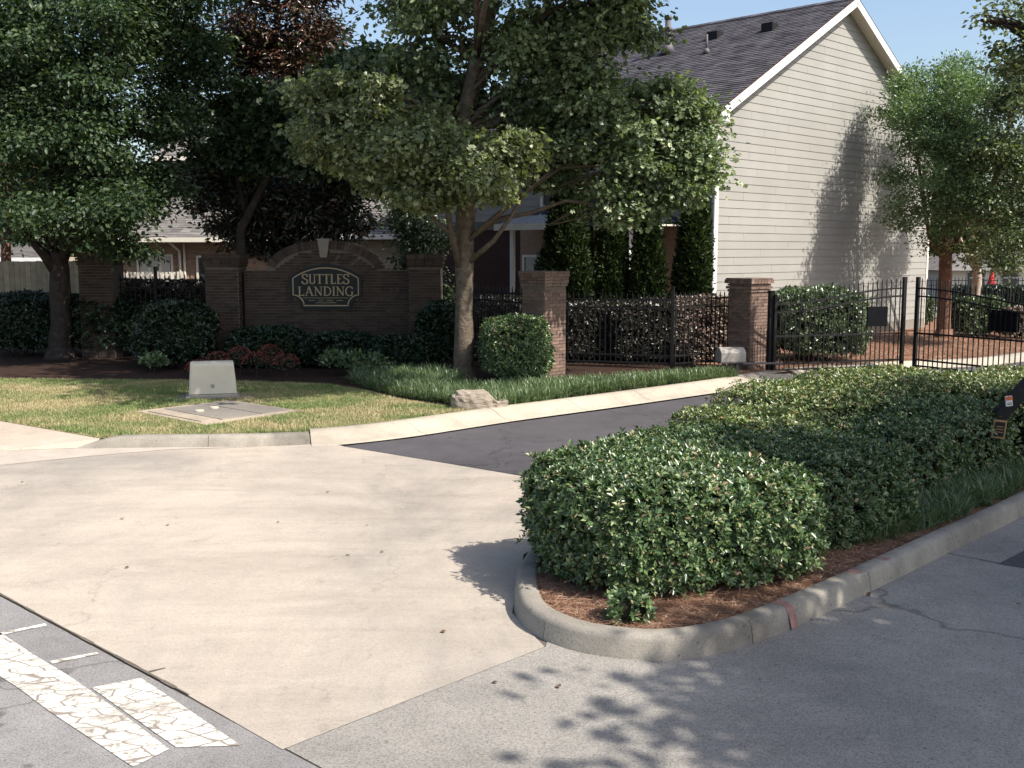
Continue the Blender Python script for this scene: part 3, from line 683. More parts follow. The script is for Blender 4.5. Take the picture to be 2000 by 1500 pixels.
pillar(p2, R(38), .58, 1.93, 'rose brick pillar with stepped cap where the gate hangs', M['brick_p'], M['brick_ps'], 'brick pillars of the entrance')

# the sign ---------------------------------------------------------------
def sgn(px, py): v = at(px, py, SY); return (v.x, v.z)
sc = at(637, 560, SY)
sg = thing('name_sign', (sc.x, SY - .016, sc.z), 0, 'black shield-shaped sign with gold SUTTLES LANDING lettering on the brick wall', 'sign')
U = SY / FPX * 1.0
def outline(grow=0.0, n=24):
    W2, H0, H1 = 66 + grow, 39 + grow, -39 - grow   # px units around centre
    P = []
    sh = 17 + grow * .3   # shoulder height
    for i in range(n + 1):
        t = -1 + 2 * i / n; P.append((t * W2, sh + (H0 - sh) * (1 - t * t) ** .9))
    lo = -17 - grow * .3
    P.append((W2, lo))
    bw = 45 + grow
    for i in range(1, 9):
        a = math.pi / 2 * i / 8; P.append((W2 - (W2 - bw) * math.sin(a), H1 - (H1 - lo) * math.cos(a) ** 1.0 * 1 if False else lo + (H1 - lo) * (1 - math.cos(a))))
    for x, y in list(reversed(P[n + 1:])): P.append((-x, y))
    return [(x * U, y * U) for x, y in P]
def slab(poly, y0, y1, name, mat, parent, bevel=0):
    m = MB(); n = len(poly); m.v = [(x, y0, z) for x, z in poly] + [(x, y1, z) for x, z in poly]
    for k in range(n): m.f.append((k, (k + 1) % n, n + (k + 1) % n, n + k))
    for t_ in geometry.tessellate_polygon([[Vector((x, z, 0)) for x, z in poly]]): m.f.append(tuple(t_)); m.f.append(tuple(n + q for q in reversed(t_)))
    return m.build(name, mat, parent, bevel=bevel)
slab(outline(4), -.04, .028, 'sign_board', M['signbg'], sg)
def ring(poly, w, y0, y1, name, mat, parent):
    c = Vector((0, 0)); inner = []
    n = len(poly)
    for i, p in enumerate(poly):
        a = Vector(poly[i - 1]); b = Vector(poly[(i + 1) % n]); d = (b - a).normalized(); nn = Vector((d.y, -d.x))
        if nn.dot(Vector(p)) > 0: nn = -nn
        q = Vector(p) + nn * w; inner.append((q.x, q.y))
    m = MB()
    for i in range(n):
        j = (i + 1) % n; a, b, c_, d = poly[i], poly[j], inner[j], inner[i]
        m.hexa([(a[0], y0, a[1]), (b[0], y0, b[1]), (c_[0], y0, c_[1]), (d[0], y0, d[1]), (a[0], y1, a[1]), (b[0], y1, b[1]), (c_[0], y1, c_[1]), (d[0], y1, d[1])])
    return m.build(name, mat, parent)
ring(outline(-1.5), 2.2 * U, -.052, -.036, 'gold_border', M['gold'], sg)
def catmull(P, n=5):
    P = [Vector(p) for p in P]; out = []
    for i in range(len(P) - 1):
        a, b, c, d = P[max(i - 1, 0)], P[i], P[i + 1], P[min(i + 2, len(P) - 1)]
        for q in range(n):
            t = q / n; out.append(.5 * ((2 * b) + (c - a) * t + (2 * a - 5 * b + 4 * c - d) * t * t + (3 * b - a - 3 * c + d) * t ** 3))
    out.append(P[-1]); return out
TK, TN = .15, .075
def ln(a, b, w): return ('l', [a, b], w)
GL = {
 'S': (.66, [('c', [(.58, .74), (.55, .92), (.36, .98), (.15, .92), (.08, .75), (.18, .6), (.38, .5), (.56, .38), (.60, .2), (.5, .05), (.3, .02), (.1, .08), (.06, .28)], .11)]),
 'U': (.78, [ln((.16, 1), (.16, .3), TK), ('c', [(.16, .32), (.2, .1), (.4, .03), (.58, .1), (.64, .32)], .09), ln((.64, 1), (.64, .3), TN), ln((.02, .97), (.3, .97), .05), ln((.52, .97), (.76, .97), .05)]),
 'T': (.68, [ln((.34, .98), (.34, .02), TK), ln((.0, .96), (.68, .96), TN), ln((.2, .03), (.48, .03), .05), ln((.03, 1), (.03, .82), .05), ln((.65, 1), (.65, .82), .05)]),
 'L': (.62, [ln((.16, .98), (.16, .02), TK), ln((.04, .04), (.58, .04), TN), ln((.02, .97), (.3, .97), .05), ln((.57, .0), (.57, .22), .05)]),
 'E': (.62, [ln((.16, .98), (.16, .02), TK), ln((.04, .04), (.58, .04), TN), ln((.04, .96), (.56, .96), TN), ln((.16, .52), (.46, .52), .07), ln((.57, .0), (.57, .2), .05), ln((.55, 1), (.55, .82), .05)]),
 'A': (.84, [ln((.40, 1), (.12, .03), TN), ln((.40, 1), (.72, .03), TK), ln((.24, .36), (.6, .36), .06), ln((.0, .03), (.24, .03), .05), ln((.58, .03), (.86, .03), .05)]),
 'N': (.84, [ln((.15, .98), (.15, .02), TN), ln((.12, .98), (.70, .04), TK), ln((.70, .98), (.70, .02), TN), ln((.0, .97), (.2, .97), .05), ln((.02, .03), (.28, .03), .05), ln((.56, .97), (.84, .97), .05)]),
 'D': (.80, [ln((.16, .98), (.16, .02), TK), ('c', [(.14, .96), (.42, .95), (.66, .78), (.72, .5), (.66, .22), (.42, .05), (.14, .04)], .10), ln((.02, .97), (.2, .97), .05), ln((.02, .03), (.2, .03), .05)]),
 'I': (.34, [ln((.17, .98), (.17, .02), TK), ln((.03, .97), (.31, .97), .05), ln((.03, .03), (.31, .03), .05)]),
 'G': (.82, [('c', [(.70, .74), (.64, .92), (.42, .98), (.2, .88), (.08, .66), (.06, .42), (.16, .15), (.36, .02), (.56, .04), (.68, .12)], .11), ln((.68, .42), (.68, .05), TK), ln((.54, .43), (.82, .43), .05)]),
 '.': (.22, [ln((.1, .0), (.1, .12), .12)]),
 '2': (.6, [('c', [(.08, .74), (.14, .92), (.32, .98), (.5, .88), (.52, .68), (.3, .36), (.06, .05)], .10), ln((.05, .05), (.56, .05), .09)]),
 '0': (.62, [('c', [(.3, .98), (.1, .8), (.06, .5), (.12, .18), (.3, .02), (.5, .18), (.56, .5), (.5, .82), (.3, .98)], .10)]),
 '4': (.62, [ln((.42, .98), (.42, .02), .12), ln((.42, .96), (.04, .3), .07), ln((.03, .3), (.6, .3), .07)]),
 ' ': (.35, []),
}
def word(txt, cx, z0, height, width, y, depth, mat, parent):
    adv = sum(GL[c][0] + .06 for c in txt) - .06; sx = width / adv; x = cx - width / 2
    for c in txt:
        m = MB()
        for kind, P, w in GL[c][1]:
            pts = catmull(P) if kind == 'c' else [Vector(p) for p in P]
            for i in range(len(pts) - 1):
                a, b = pts[i].copy(), pts[i + 1].copy()
                if kind == 'c': e = (b - a) * .25; a -= e; b += e
                ww = w * (1.0 if kind == 'l' else (.75 + .55 * abs((b - a).normalized().y if txt else 0)))
                A = Vector((a.x * sx, 0, a.y * height)); Bq = Vector((b.x * sx, 0, b.y * height)); d = (Bq - A).normalized(); r = Vector((-d.z, 0, d.x)) * ww * height * .5
                dy = .0004 * i + (.0011 if kind == 'l' else 0) + random.uniform(0, .0009)
                m.hexa([A - r + Vector((0, -depth - dy, 0)), Bq - r + Vector((0, -depth - dy, 0)), Bq - r, A - r, A + r + Vector((0, -depth - dy, 0)), Bq + r + Vector((0, -depth - dy, 0)), Bq + r, A + r])
        if m.f: m.build('letter', mat, parent, loc=(x, y, z0))
        x += (GL[c][0] + .06) * sx
word('SUTTLES', 0 * U, 5.5 * U, 19 * U, 92 * U, -.041, .012, M['gold'], sg)
word('LANDING', 0, -17.5 * U, 18 * U, 108 * U, -.041, .012, M['gold'], sg)
word('EST. 2004', 0, -28.2 * U, 3.4 * U, 30 * U, -.041, .008, M['gold'], sg)
for (x0, x1, zc, hh) in ((-44, 44, -21.5, .8), (-33, -21, -26.5, .8), (21, 33, -26.5, .8), (-20, 20, -31, .8)):
    MB().box(x0 * U, x1 * U, -.050, -.040, (zc - hh / 2) * U, (zc + hh / 2) * U).build('gold_line', M['gold'], sg)

# ------------------------------------------------------------------ iron fences and the gate
def picket_mesh(h, r=.010):
    k = ('pk', round(h, 3), r)
    if k not in BR:
        m = MB(); m.box(-r, r, -r, r, 0, h - .07); m.hexa([(-r * 1.1, -r * 1.1, h - .07), (r * 1.1, -r * 1.1, h - .07), (r * 1.1, r * 1.1, h - .07), (-r * 1.1, r * 1.1, h - .07), (-.002, -.002, h), (.002, -.002, h), (.002, .002, h), (-.002, .002, h)])
        BR[k] = m.mesh('picket', M['iron'])
    return BR[k]
def iron_fence(p0, p1, h, label, posts=(0, 1), group=None, rails=(.12, .28, -.32, -.14), z=.115, sp=.12, ph=.15):
    p0 = Vector((*p0, z)); p1 = Vector((*p1, z)); d = p1 - p0; L = d.length; t = thing('iron_fence', p0, math.atan2(d.y, d.x), label, 'fence', group)
    for r in rails:
        zz = r if r > 0 else h + r; MB().box(0, L, -.016, .016, zz - .016, zz + .016).build('rail', M['iron'], t)
    n = int(L / sp)
    for i in range(n + 1): link('picket', picket_mesh(h - .04), t, (.03 + i * (L - .06) / n, .0, .05))
    for q in posts:
        x = q * L; MB().box(x - .03, x + .03, -.03, .03, -.05, h + ph).box(x - .04, x + .04, -.04, .04, h + ph, h + ph + .02).build('post', M['iron'], t)
    return t
G1 = 'black iron fences between the brick pillars'
iron_fence((.85, 23.4), (3.38, 22.62), 1.60, 'black spiked iron fence in the shade right of the round-shrub pillar', (1,), G1, ph=.12)
iron_fence((3.42, 22.62), (4.72, 23.35), 1.62, 'short black iron fence before the sunlit bronze hedge beside the gate pillar', (), G1)
iron_fence((-1.25, 24.3), (.35, 21.9), 1.75, 'dark iron fence behind the big maple trunk', (), G1)
iron_fence((at(238, 600, 25.5).x, 25.4), (at(405, 600, 25.2).x, 25.2), 1.95, 'dark iron fence left of the sign wall below the triple window', (.42,), G1)

def gate_leaf(a, b, flip, label, npk=28, plate=(.62, .78)):
    a = Vector((*a, .05)); b = Vector((*b, .05)); d = b - a; L = d.length
    t = thing('gate_leaf', a, math.atan2(d.y, d.x), label, 'gate', 'leaves of the black iron driveway gate')
    def up(s):   # s: 0 at hinge, 1 at meeting end
        return 1.46 + .30 * (.5 - .5 * math.cos(math.pi * min(1, max(0, s * 1.0)) ** 1.0))
    MB().box(-.045, .015, -.03, .03, 0, 1.66).build('hinge_stile', M['iron'], t)
    MB().box(L - .05, L + .02, -.035, .035, -.03, 2.0).build('meeting_stile', M['iron'], t)
    for off in (0, -.17):
        m = MB(); N = 20
        for i in range(N):
            s0, s1 = i / N, (i + 1) / N
            m.beam((s0 * L, 0, up(s0) + off), (s1 * L, 0, up(s1) + off), .032, .032)
        m.build('arched_rail', M['iron'], t)
    for zz in (.80, .23, .10): MB().box(0, L, -.018, .018, zz - .018, zz + .018).build('rail', M['iron'], t)
    for i in range(1, npk):
        s = i / npk; link('picket', picket_mesh(round(up(s) + .22 - .04, 2), .009), t, (s * L, 0, .04))
    MB().box(plate[0] * L, plate[1] * L, -.035, -.022, .96, 1.38).build('sign_plate', M['plate'], t)
    MB().hexa([(L - .16, -.02, 0), (L, -.02, 0), (L, .02, 0), (L - .16, .02, 0), (L - .03, -.02, .12), (L, -.02, .12), (L, .02, .12), (L - .03, .02, .12)]).build('bottom_bracket', M['iron'], t)
    return t
gate_leaf((5.42, 22.1), (8.40, 23.05), 0, 'left leaf of the black iron gate hung from the stepped brick pillar', 27, (.70, .86))
gate_leaf((10.45, 20.15), (8.66, 23.05), 0, 'right leaf of the black iron gate reaching out of the picture', 29, (.30, .50))
gpst = thing('gate_post', (5.33, 22.15, .0), R(18), 'square black steel post between stepped brick pillar and gate', 'post')
MB().box(-.05, .05, -.05, .05, 0, 1.76).build('shaft', M['iron'], gpst); MB().box(-.06, .06, -.06, .06, 1.76, 1.79).build('cap', M['iron'], gpst)
for z in (.3, 1.45): MB().tube([(.07, -.02, z), (.07, -.02, z + .12)], .022, 10).build('hinge', M['iron'], gpst)
# gate operator
go = thing('gate_operator', (4.38, 21.45, .115), R(12), 'beige gate motor cabinet on legs before the stepped brick pillar', 'gate motor')
c0 = MB(); n = 8
prof = [(-.16, .28), (.16, .28), (.165, .48)] + [(.165 - .33 * i / n, .48 + .10 * math.sin(math.pi * i / n)) for i in range(1, n)] + [(-.165, .48)]
m = MB(); k = len(prof); m.v = [(-.27, y, z) for y, z in prof] + [(.27, y * .96, z - .01) for y, z in prof]
for i in range(k): m.f.append((i, (i + 1) % k, k + (i + 1) % k, k + i))
m.f.append(tuple(range(k))); m.f.append(tuple(range(2 * k - 1, k - 1, -1)))
m.build('cover', M['boxgrey'], go, bevel=.02)
MB().box(-.28, .28, -.175, .175, .265, .29).build('base_plate', M['pipe'], go)
for x in (-.14, .14): MB().box(x - .03, x + .03, -.05, .05, 0, .265).build('leg', M['pipe'], go)
MB().beam((.25, 0, .24), (1.25, .25, .20), .05, .035).build('drive_arm', M['pipe'], go)

# ------------------------------------------------------------------ utility cabinet on its pad, vault lid, boulder
uc = thing('utility_cabinet', (-5.12, 18.25, .12), R(16), 'beige utility cabinet with rounded top standing on the lawn', 'utility box')
m = MB(); prof = [(-.21, 0), (.21, 0), (.16, .50), (.145, .545), (.10, .575), (-.10, .575), (-.145, .545), (-.16, .50)]; k = len(prof)
sxs = [(-.40, 1), (-.375, 1)]; m.v = [(-.40 + .045 * z / .57, y, z + .04) for y, z in prof] + [(.40 - .045 * z / .57, y, z + .04) for y, z in prof]
for i in range(k): m.f.append((i, (i + 1) % k, k + (i + 1) % k, k + i))
m.f.append(tuple(range(k))); m.f.append(tuple(range(2 * k - 1, k - 1, -1)))
m.build('cover', M['box'], uc, bevel=.028)
MB().box(-.44, .44, -.25, .25, .015, .045).build('base_flange', M['boxgrey'], uc, bevel=.004)
MB().box(-.3965, -.388, -.13, .02, .17, .25).build('label_plate', M['label'], uc)
MB().box(-.03, .03, -.197, -.180, .16, .24).build('lock_hasp', M['boxgrey'], uc, bevel=.004)
MB().box(-.385, .385, -.2105, -.196, .068, .078).build('lid_seam', M['pipe'], uc)
pad = MB().hexa([(-.66, -.36, .0), (.62, -.36, .0), (.7, .3, .0), (-.6, .32, .0), (-.66, -.36, .016), (.62, -.36, .016), (.7, .3, .016), (-.6, .32, .016)]).build('pad', M['vault'], uc)
c4 = [gp(265, 805, .12), gp(402, 832, .12), gp(588, 804, .12), gp(448, 783, .12)]
ctr = (sum(p[0] for p in c4) / 4, sum(p[1] for p in c4) / 4)
vt = thing('utility_vault', (*ctr, .118), 0, 'flat concrete utility vault lid set in the lawn before the beige cabinet', 'utility vault')
loc4 = [(p[0] - ctr[0], p[1] - ctr[1]) for p in c4]
def q4(u, v): a = Vector(loc4[0]).lerp(Vector(loc4[1]), u); b = Vector(loc4[3]).lerp(Vector(loc4[2]), u); r = a.lerp(b, v); return (r.x, r.y)
MB().prism([q4(0, 0), q4(1, 0), q4(1, 1), q4(0, 1)], 0, .018).build('frame_slab', M['vault_rim'], vt)
for (u0, u1, v0, v1, mt) in ((.10, .86, .06, .22, 'vault_rim'), (.08, .90, .235, .64, 'vault'), (.08, .90, .655, .95, 'vault')):
    MB().prism([q4(u0, v0), q4(u1, v0), q4(u1, v1), q4(u0, v1)], .018, .030).build('lid_panel', M[mt], vt)
for u, v in ((.42, .36), (.36, .56)):
    x, y = q4(u, v); MB().tube([(x, y, .028), (x, y, .05)], .07, 14).build('lift_cap', M['box'], vt)
bd = thing('boulder', (-.52, 17.0, .11), R(6), 'pale flat-topped boulder between liriope border and roll kerb', 'boulder')
import bmesh
bm = bmesh.new(); bmesh.ops.create_icosphere(bm, subdivisions=5, radius=1)
for v in bm.verts:
    p = v.co; x, y, z = p
    p.x = math.copysign(abs(x) ** .8, x) * .46; p.y = math.copysign(abs(y) ** .8, y) * .27; zz = max(0, z)
    top = .27 if x < .1 else .27 - .17 * min(1, (x - .1) / .45)
    if x < -.75: top *= .85
    v.co = (p.x, p.y, min(zz ** .55 * .33, top + .012 * math.sin(9 * x) + .01 * math.sin(13 * y + x * 4)))
    from mathutils import noise as mn
    v.co += (mn.turbulence_vector(Vector((x * 1.8, y * 1.8, z * 5)), 4, True) - Vector((.5, .5, .5))) * .022
    v.co += Vector((math.sin(23 * z + 5 * x), math.sin(19 * x + 7 * z), math.sin(17 * y + 11 * x))) * .008
me = bpy.data.meshes.new('rock_body'); bm.to_mesh(me); bm.free(); me.materials.append(M['rock']); me.polygons.foreach_set('use_smooth', [False] * len(me.polygons)); link('rock_body', me, bd)

# ------------------------------------------------------------------ THE BIG HOUSE
H0 = Vector((4.98, 26.67, .115)); hs = thing('townhouse', H0, R(45), 'two-storey greige sided townhouse with dark shingle gable roof', 'house')
HW, HL, HE = 12.05, 10.6, at(1400, 208, 26.6).z - .115
apz = 3.35; RP = math.atan2(apz, HW / 2)
def gtop(x): return HE + apz * (1 - abs(x - HW / 2) / (HW / 2))
m = MB(); pg = [(0, 0), (HW, 0), (HW, HE), (HW / 2, HE + apz), (0, HE)]
m.v = [(x, .02, z) for x, z in pg] + [(x, HL, z) for x, z in pg]
for i in range(5): m.f.append((i, (i + 1) % 5, 5 + (i + 1) % 5, 5 + i))
m.f.append((4, 3, 2, 1, 0)); m.f.append((5, 6, 7, 8, 9)); m.build('wall_core', M['sheath'], hs)
EX = .203
def board(parent, x0, x1, z0, z1, side, mat, clip=None):
    """side 'g': on gable plane y=0 facing -y; 'f': on plane x=0 facing -x running along y"""
    zt = z1 + .008
    if clip:
        b0, b1 = max(x0, clip(z0)[0]), min(x1, clip(z0)[1]); t0, t1 = max(x0, clip(zt)[0]), min(x1, clip(zt)[1])
        if b1 - b0 < .05: return
        if t1 < t0: t0 = t1 = (t0 + t1) / 2
    else: b0, b1, t0, t1 = x0, x1, x0, x1
    pf, pt_ = .018, .004
    P = [(b0, -pf, z0), (b1, -pf, z0), (b1, .02, z0), (b0, .02, z0), (t0, -pt_, zt), (t1, -pt_, zt), (t1, .02, zt), (t0, .02, zt)]
    if side == 'f': P = [(q[1], q[0], q[2]) for q in P]
    MB().hexa(P).build('siding_board', mat, parent)
def clipg(z):
    if z <= HE: return (0, HW)
    k = (z - HE) / apz * HW / 2; return (k, HW - k)
z = .30; j = 0
while z < HE + apz - .05:
    lo, hi = clipg(z); x = .08 if z < HE else 0; off = [2.1, 3.4, 1.2, 2.8, .7][j % 5]; cuts = [x]
    c = off + random.uniform(-.3, .3)
    while c < HW - .5: cuts.append(c); c += 3.66
    cuts.append(HW - .08 if z < HE else HW)
    for a, b in zip(cuts[:-1], cuts[1:]): board(hs, a + .003, b - .003, z, z + EX, 'g', M['siding'], clipg)
    z += EX; j += 1
# front wall boards (upper storey full length, lower storey near the corner)
z = .30; j = 0
while z < HE - .35:
    y1 = 1.1 if z < 3.2 else HL; cuts = [.08]; c = [1.9, 3.0, 1.2][j % 3]
    while c < y1 - .4: cuts.append(c); c += 3.66
    cuts.append(y1)
    for a, b in zip(cuts[:-1], cuts[1:]): board(hs, a + .0015, b - .0015, z, z + EX, 'f', M['siding'])
    z += EX; j += 1
MB().box(.0, HW, -.01, .02, 0, .30).build('foundation', M['vault'], hs)
MB().box(-.03, .09, -.03, -.0195, .0, HE).box(-.03, -.0195, -.03, .09, .0, HE).build('corner_board', M['trim'], hs)
MB().box(HW - .09, HW + .03, -.03, -.0195, .0, HE).build('corner_board', M['trim'], hs)
# lower storey recess walls
MB().box(-.006, .02, 1.1, 6.7, .0, 3.2).build('porch_wall', M['tanbrick'], hs)
MB().box(-.010, .02, 6.7, HL, .0, 3.1).build('lower_wall', M['darkbrick'], hs)
MB().box(-.05, .0, 6.7, HL, 3.1, 3.2).build('band_board', M['sheath'], hs)
# roof
OV, OG = .42, .36; th_ = .10
sl_len = (HW / 2 + OV) / math.cos(RP)
def roofpt(u, v, h=0, right=False):
    """u: metres up the slope from the eave edge, v: along y"""
    x = -OV + u * math.cos(RP) - h * math.sin(RP); zz = HE - OV * math.tan(RP) + .10 + u * math.sin(RP) + h * math.cos(RP)
    if right: x = HW - x
    return Vector((x, v, zz))
for rt in (False, True):
    m = MB(); m.hexa([roofpt(0, -OG, -.05, rt), roofpt(sl_len, -OG, -.05, rt), roofpt(sl_len, HL + .3, -.05, rt), roofpt(0, HL + .3, -.05, rt), roofpt(0, -OG, 0, rt), roofpt(sl_len, -OG, 0, rt), roofpt(sl_len, HL + .3, 0, rt), roofpt(0, HL + .3, 0, rt)])
    m.build('roof', M['shingle_s'], hs)
# shingles on the visible slope: tabs, first rows from the gable as parts
sh_rows = int(sl_len / .143); tabs = []
for r_ in range(sh_rows + 1):
    u0 = r_ * .143; u1 = min(u0 + .15, sl_len); v = -OG - (.17 if r_ % 2 else 0) + random.uniform(0, .05)
    while v < HL + .25:
        a = max(v, -OG) + .004; b = min(v + .333, HL + .3) - .004
        if b - a > .05: tabs.append((u0, u1, a, b))
        v += .333
tabs.sort(key=lambda t: t[2]); rest = MB(); tabm = {}
ey = Vector((0, 1, 0)); ex = Vector((math.cos(RP), 0, math.sin(RP)))
for i, (u0, u1, a, b) in enumerate(tabs):
    tk = .012 + random.uniform(0, .008)
    P = [roofpt(u0, a, 0), roofpt(u1, a, 0), roofpt(u1, b, 0), roofpt(u0, b, 0), roofpt(u0, a, tk + .004), roofpt(u1, a, .004), roofpt(u1, b, .004), roofpt(u0, b, tk + .004)]
    if i < 300:
        MB().hexa(P).build('shingle', M['shingle'], hs, fix=True)
    else: rest.hexa(P)
tag(rest.build('shingle_field', M['shingle_s'], hs), kind='stuff')
m = MB()
for i in range(int((HL + .6) / .3)):
    y = -OG + i * .3; zt = roofpt(sl_len, 0, .02).z
    m.hexa([(HW / 2 - .15, y, zt - .085), (HW / 2, y, zt), (HW / 2, y + .29, zt), (HW / 2 - .15, y + .29, zt - .085), (HW / 2 - .15, y, zt - .05), (HW / 2, y, zt + .035), (HW / 2, y + .29, zt + .03), (HW / 2 - .15, y + .29, zt - .055)])
    m.hexa([(HW / 2, y, zt), (HW / 2 + .15, y, zt - .085), (HW / 2 + .15, y + .29, zt - .085), (HW / 2, y + .29, zt), (HW / 2, y, zt + .035), (HW / 2 + .15, y, zt - .05), (HW / 2 + .15, y + .29, zt - .055), (HW / 2, y + .29, zt + .03)])
m.build('ridge_cap', M['shingle_s'], hs)
for rt in (False, True):
    nm = MB(); a0, a1 = -.20, -.052
    nm.hexa([roofpt(-.02, -OG - .03, a0, rt), roofpt(sl_len, -OG - .03, a0, rt), roofpt(sl_len, -OG - .002, a0, rt), roofpt(-.02, -OG - .002, a0, rt), roofpt(-.02, -OG - .03, -.004, rt), roofpt(sl_len, -OG - .03, -.004, rt), roofpt(sl_len, -OG - .002, -.004, rt), roofpt(-.02, -OG - .002, -.004, rt)]).build('rake_board', M['white'], hs)
    MB().hexa([roofpt(.0, -OG, -.12, rt), roofpt(sl_len - .02, -OG, -.12, rt), roofpt(sl_len - .02, -.005, -.12, rt), roofpt(.0, -.005, -.12, rt), roofpt(.0, -OG, -.10, rt), roofpt(sl_len - .02, -OG, -.10, rt), roofpt(sl_len - .02, -.005, -.10, rt), roofpt(.0, -.005, -.10, rt)]).build('soffit', M['trim'], hs)
    MB().hexa([roofpt(.0, -OG - .035, .0, rt), roofpt(sl_len, -OG - .035, .0, rt), roofpt(sl_len, -OG, .0, rt), roofpt(.0, -OG, .0, rt), roofpt(.0, -OG - .035, .02, rt), roofpt(sl_len, -OG - .035, .02, rt), roofpt(sl_len, -OG, .02, rt), roofpt(.0, -OG, .02, rt)]).build('drip_edge', M['darkbrick'], hs)
ez = roofpt(0, 0).z
MB().box(-OV - .005, -.02, -.3, HL + .3, ez - .22, ez - .20).build('soffit', M['trim'], hs)
MB().box(-OV + .0, -.0, -OG, -.008, ez - .24, ez - .06).build('eave_return', M['white'], hs)
MB().box(HW, HW + OV, -OG, -.008, ez - .24, ez - .06).build('eave_return', M['white'], hs)
m = MB(); gx = -OV - .02
m.hexa([(gx - .09, -OG, ez - .15), (gx, -OG, ez - .15), (gx, HL + .3, ez - .15), (gx - .09, HL + .3, ez - .15), (gx - .13, -OG, ez - .02), (gx, -OG, ez - .02), (gx, HL + .3, ez - .02), (gx - .13, HL + .3, ez - .02)]); m.build('gutter', M['white'], hs)
dp = [(gx - .05, -.06, ez - .14), (gx - .05, -.06, ez - .28), (-.32, -.06, ez - .45), (-.10, -.06, ez - .56), (-.10, -.06, ez - .8), (-.10, -.06, .15), (-.25, -.12, .05)]
MB().tube(dp, .052, 8).build('downspout', M['white'], hs, True)
# roof pipes and vents
def onroof(px, py):
    # sight line onto the left slope plane
    x, y, w = _ray(px, py); d = Vector((x, y, w)); o = Vector((0, 0, CAM_H)); Rz = Matrix.Rotation(R(-45), 3, 'Z')
    dl = Rz @ d; ol = Rz @ (o - H0); p0 = roofpt(0, 0, .01); nn = Vector((-math.sin(RP), 0, math.cos(RP)))
    t = (p0 - ol).dot(nn) / dl.dot(nn); return ol + dl * t
p = onroof(1304, 103)
MB().tube([p, p + Vector((0, 0, .95))], .085, 12).tube([p + Vector((0, 0, .62)), p + Vector((0, 0, .72))], .13, 12).tube([p + Vector((0, 0, .95)), p + Vector((0, 0, 1.05))], .11, 12).tube([p - Vector((0, 0, .05)), p + Vector((0, 0, .32))], [.24, .10], 12).build('flue_pipe', M['pipe'], hs, True)
p = onroof(1380, 103)
MB().tube([p, p + Vector((0, 0, .5))], .035, 10).tube([p - Vector((0, 0, .03)), p + Vector((0, 0, .12))], [.12, .06], 10).build('vent_pipe', M['pipe'], hs, True)
for px, py in ((1398, 72), (1505, 56)):
    p = onroof(px, py); MB().box(p.x - .2, p.x + .12, p.y - .18, p.y + .18, p.z - .1, p.z + .13).build('roof_vent', M['iron'], hs)
# windows
def window(parent, side, a, z, w, h, lights=(1, 1), blind=0, fw=.07, plane=0, trim='white', cols=1):
    """side 'f' plane x=plane facing -x spanning y; 's' plane y=plane facing -y spanning x"""
    def T(q):   # local: along, out, up
        return (plane - q[1], a + q[0], z + q[2]) if side == 'f' else (a + q[0], plane - q[1], z + q[2])
    def bx(m, x0, x1, o0, o1, z0, z1): m.hexa([T((x, o_, zz)) for x, o_, zz in ((x0, o1, z0), (x1, o1, z0), (x1, o0, z0), (x0, o0, z0), (x0, o1, z1), (x1, o1, z1), (x1, o0, z1), (x0, o0, z1))])
    m = MB()
    bx(m, -fw, 0, .0, .05, -fw, h + fw); bx(m, w, w + fw, .0, .05, -fw, h + fw); bx(m, 0, w, .0, .05, h, h + fw); bx(m, 0, w, .0, .06, -fw, 0)
    bx(m, 0, w, .0, .035, h / 2 - .025, h / 2 + .025)
    for i in range(1, cols): bx(m, w * i / cols - .04, w * i / cols + .04, .0, .045, 0, h)
    fr = m.build('window', M[trim], parent)
    for i in range(cols):
        for j2, (z0, z1) in enumerate(((0, h / 2 - .026), (h / 2 + .026, h))):
            g = MB(); bx(g, w * i / cols + .041, w * (i + 1) / cols - .041, .0, .022, z0, z1)
            g.build('pane', M['blind'] if (blind and j2 == 1) else M['glass'], fr)
    return fr
window(hs, 'f', 4.9, 3.75, .9, 1.35)
window(hs, 'f', 1.4, 3.95, .9, 1.35)
window(hs, 'f', 8.2, 3.95, .9, 1.35)
window(hs, 'f', 5.75, 1.25, .75, 1.05, plane=-.006, blind=1, trim='white')
window(hs, 'f', 1.8, .9, 1.1, 1.3, plane=-.006, cols=2)
# porch
PX0 = -1.5
m = MB(); y0_, y1_ = 1.0, 6.1; zg = 3.2; zt = 3.95
m.v = [(PX0, y0_, zg), (PX0, y1_, zg), (.0, y1_, zg), (.0, y0_, zg), (0, y0_ + 1.3, zt), (0, y1_ - 1.3, zt)]
m.f = [(0, 1, 5, 4), (1, 2, 5), (3, 0, 4), (0, 3, 2, 1), (2, 3, 4, 5)]; m.build('porch_roof', M['blueroof'], hs)
for i in range(11):
    y = y0_ + .25 + i * .46; t_ = min(1, max(0, min((y - y0_) / 1.3, (y1_ - y) / 1.3)))
    MB().beam((PX0, y, zg + .02), (PX0 * (1 - t_), y, zg + (zt - zg) * t_ + .02), .03, .03).build('seam', M['blueroof'], hs)
MB().box(PX0 - .1, PX0 + .02, y0_ - .05, y1_ + .05, zg - .16, zg + .01).build('porch_gutter', M['trim'], hs)
MB().box(PX0 + .02, -.03, y0_, y1_, zg - .10, zg - .06).build('porch_ceiling', M['trim'], hs)
for y in (1.5, 5.55):
    MB().box(PX0 + .03, PX0 + (.19 if y < 2 else .14), y, y + (.16 if y < 2 else .11), 0, zg - .1).build('porch_column', M['white'], hs, bevel=.006)
MB().box(PX0 - .1, 0, y0_, y1_, 0, .14).build('porch_slab', M['vault'], hs)

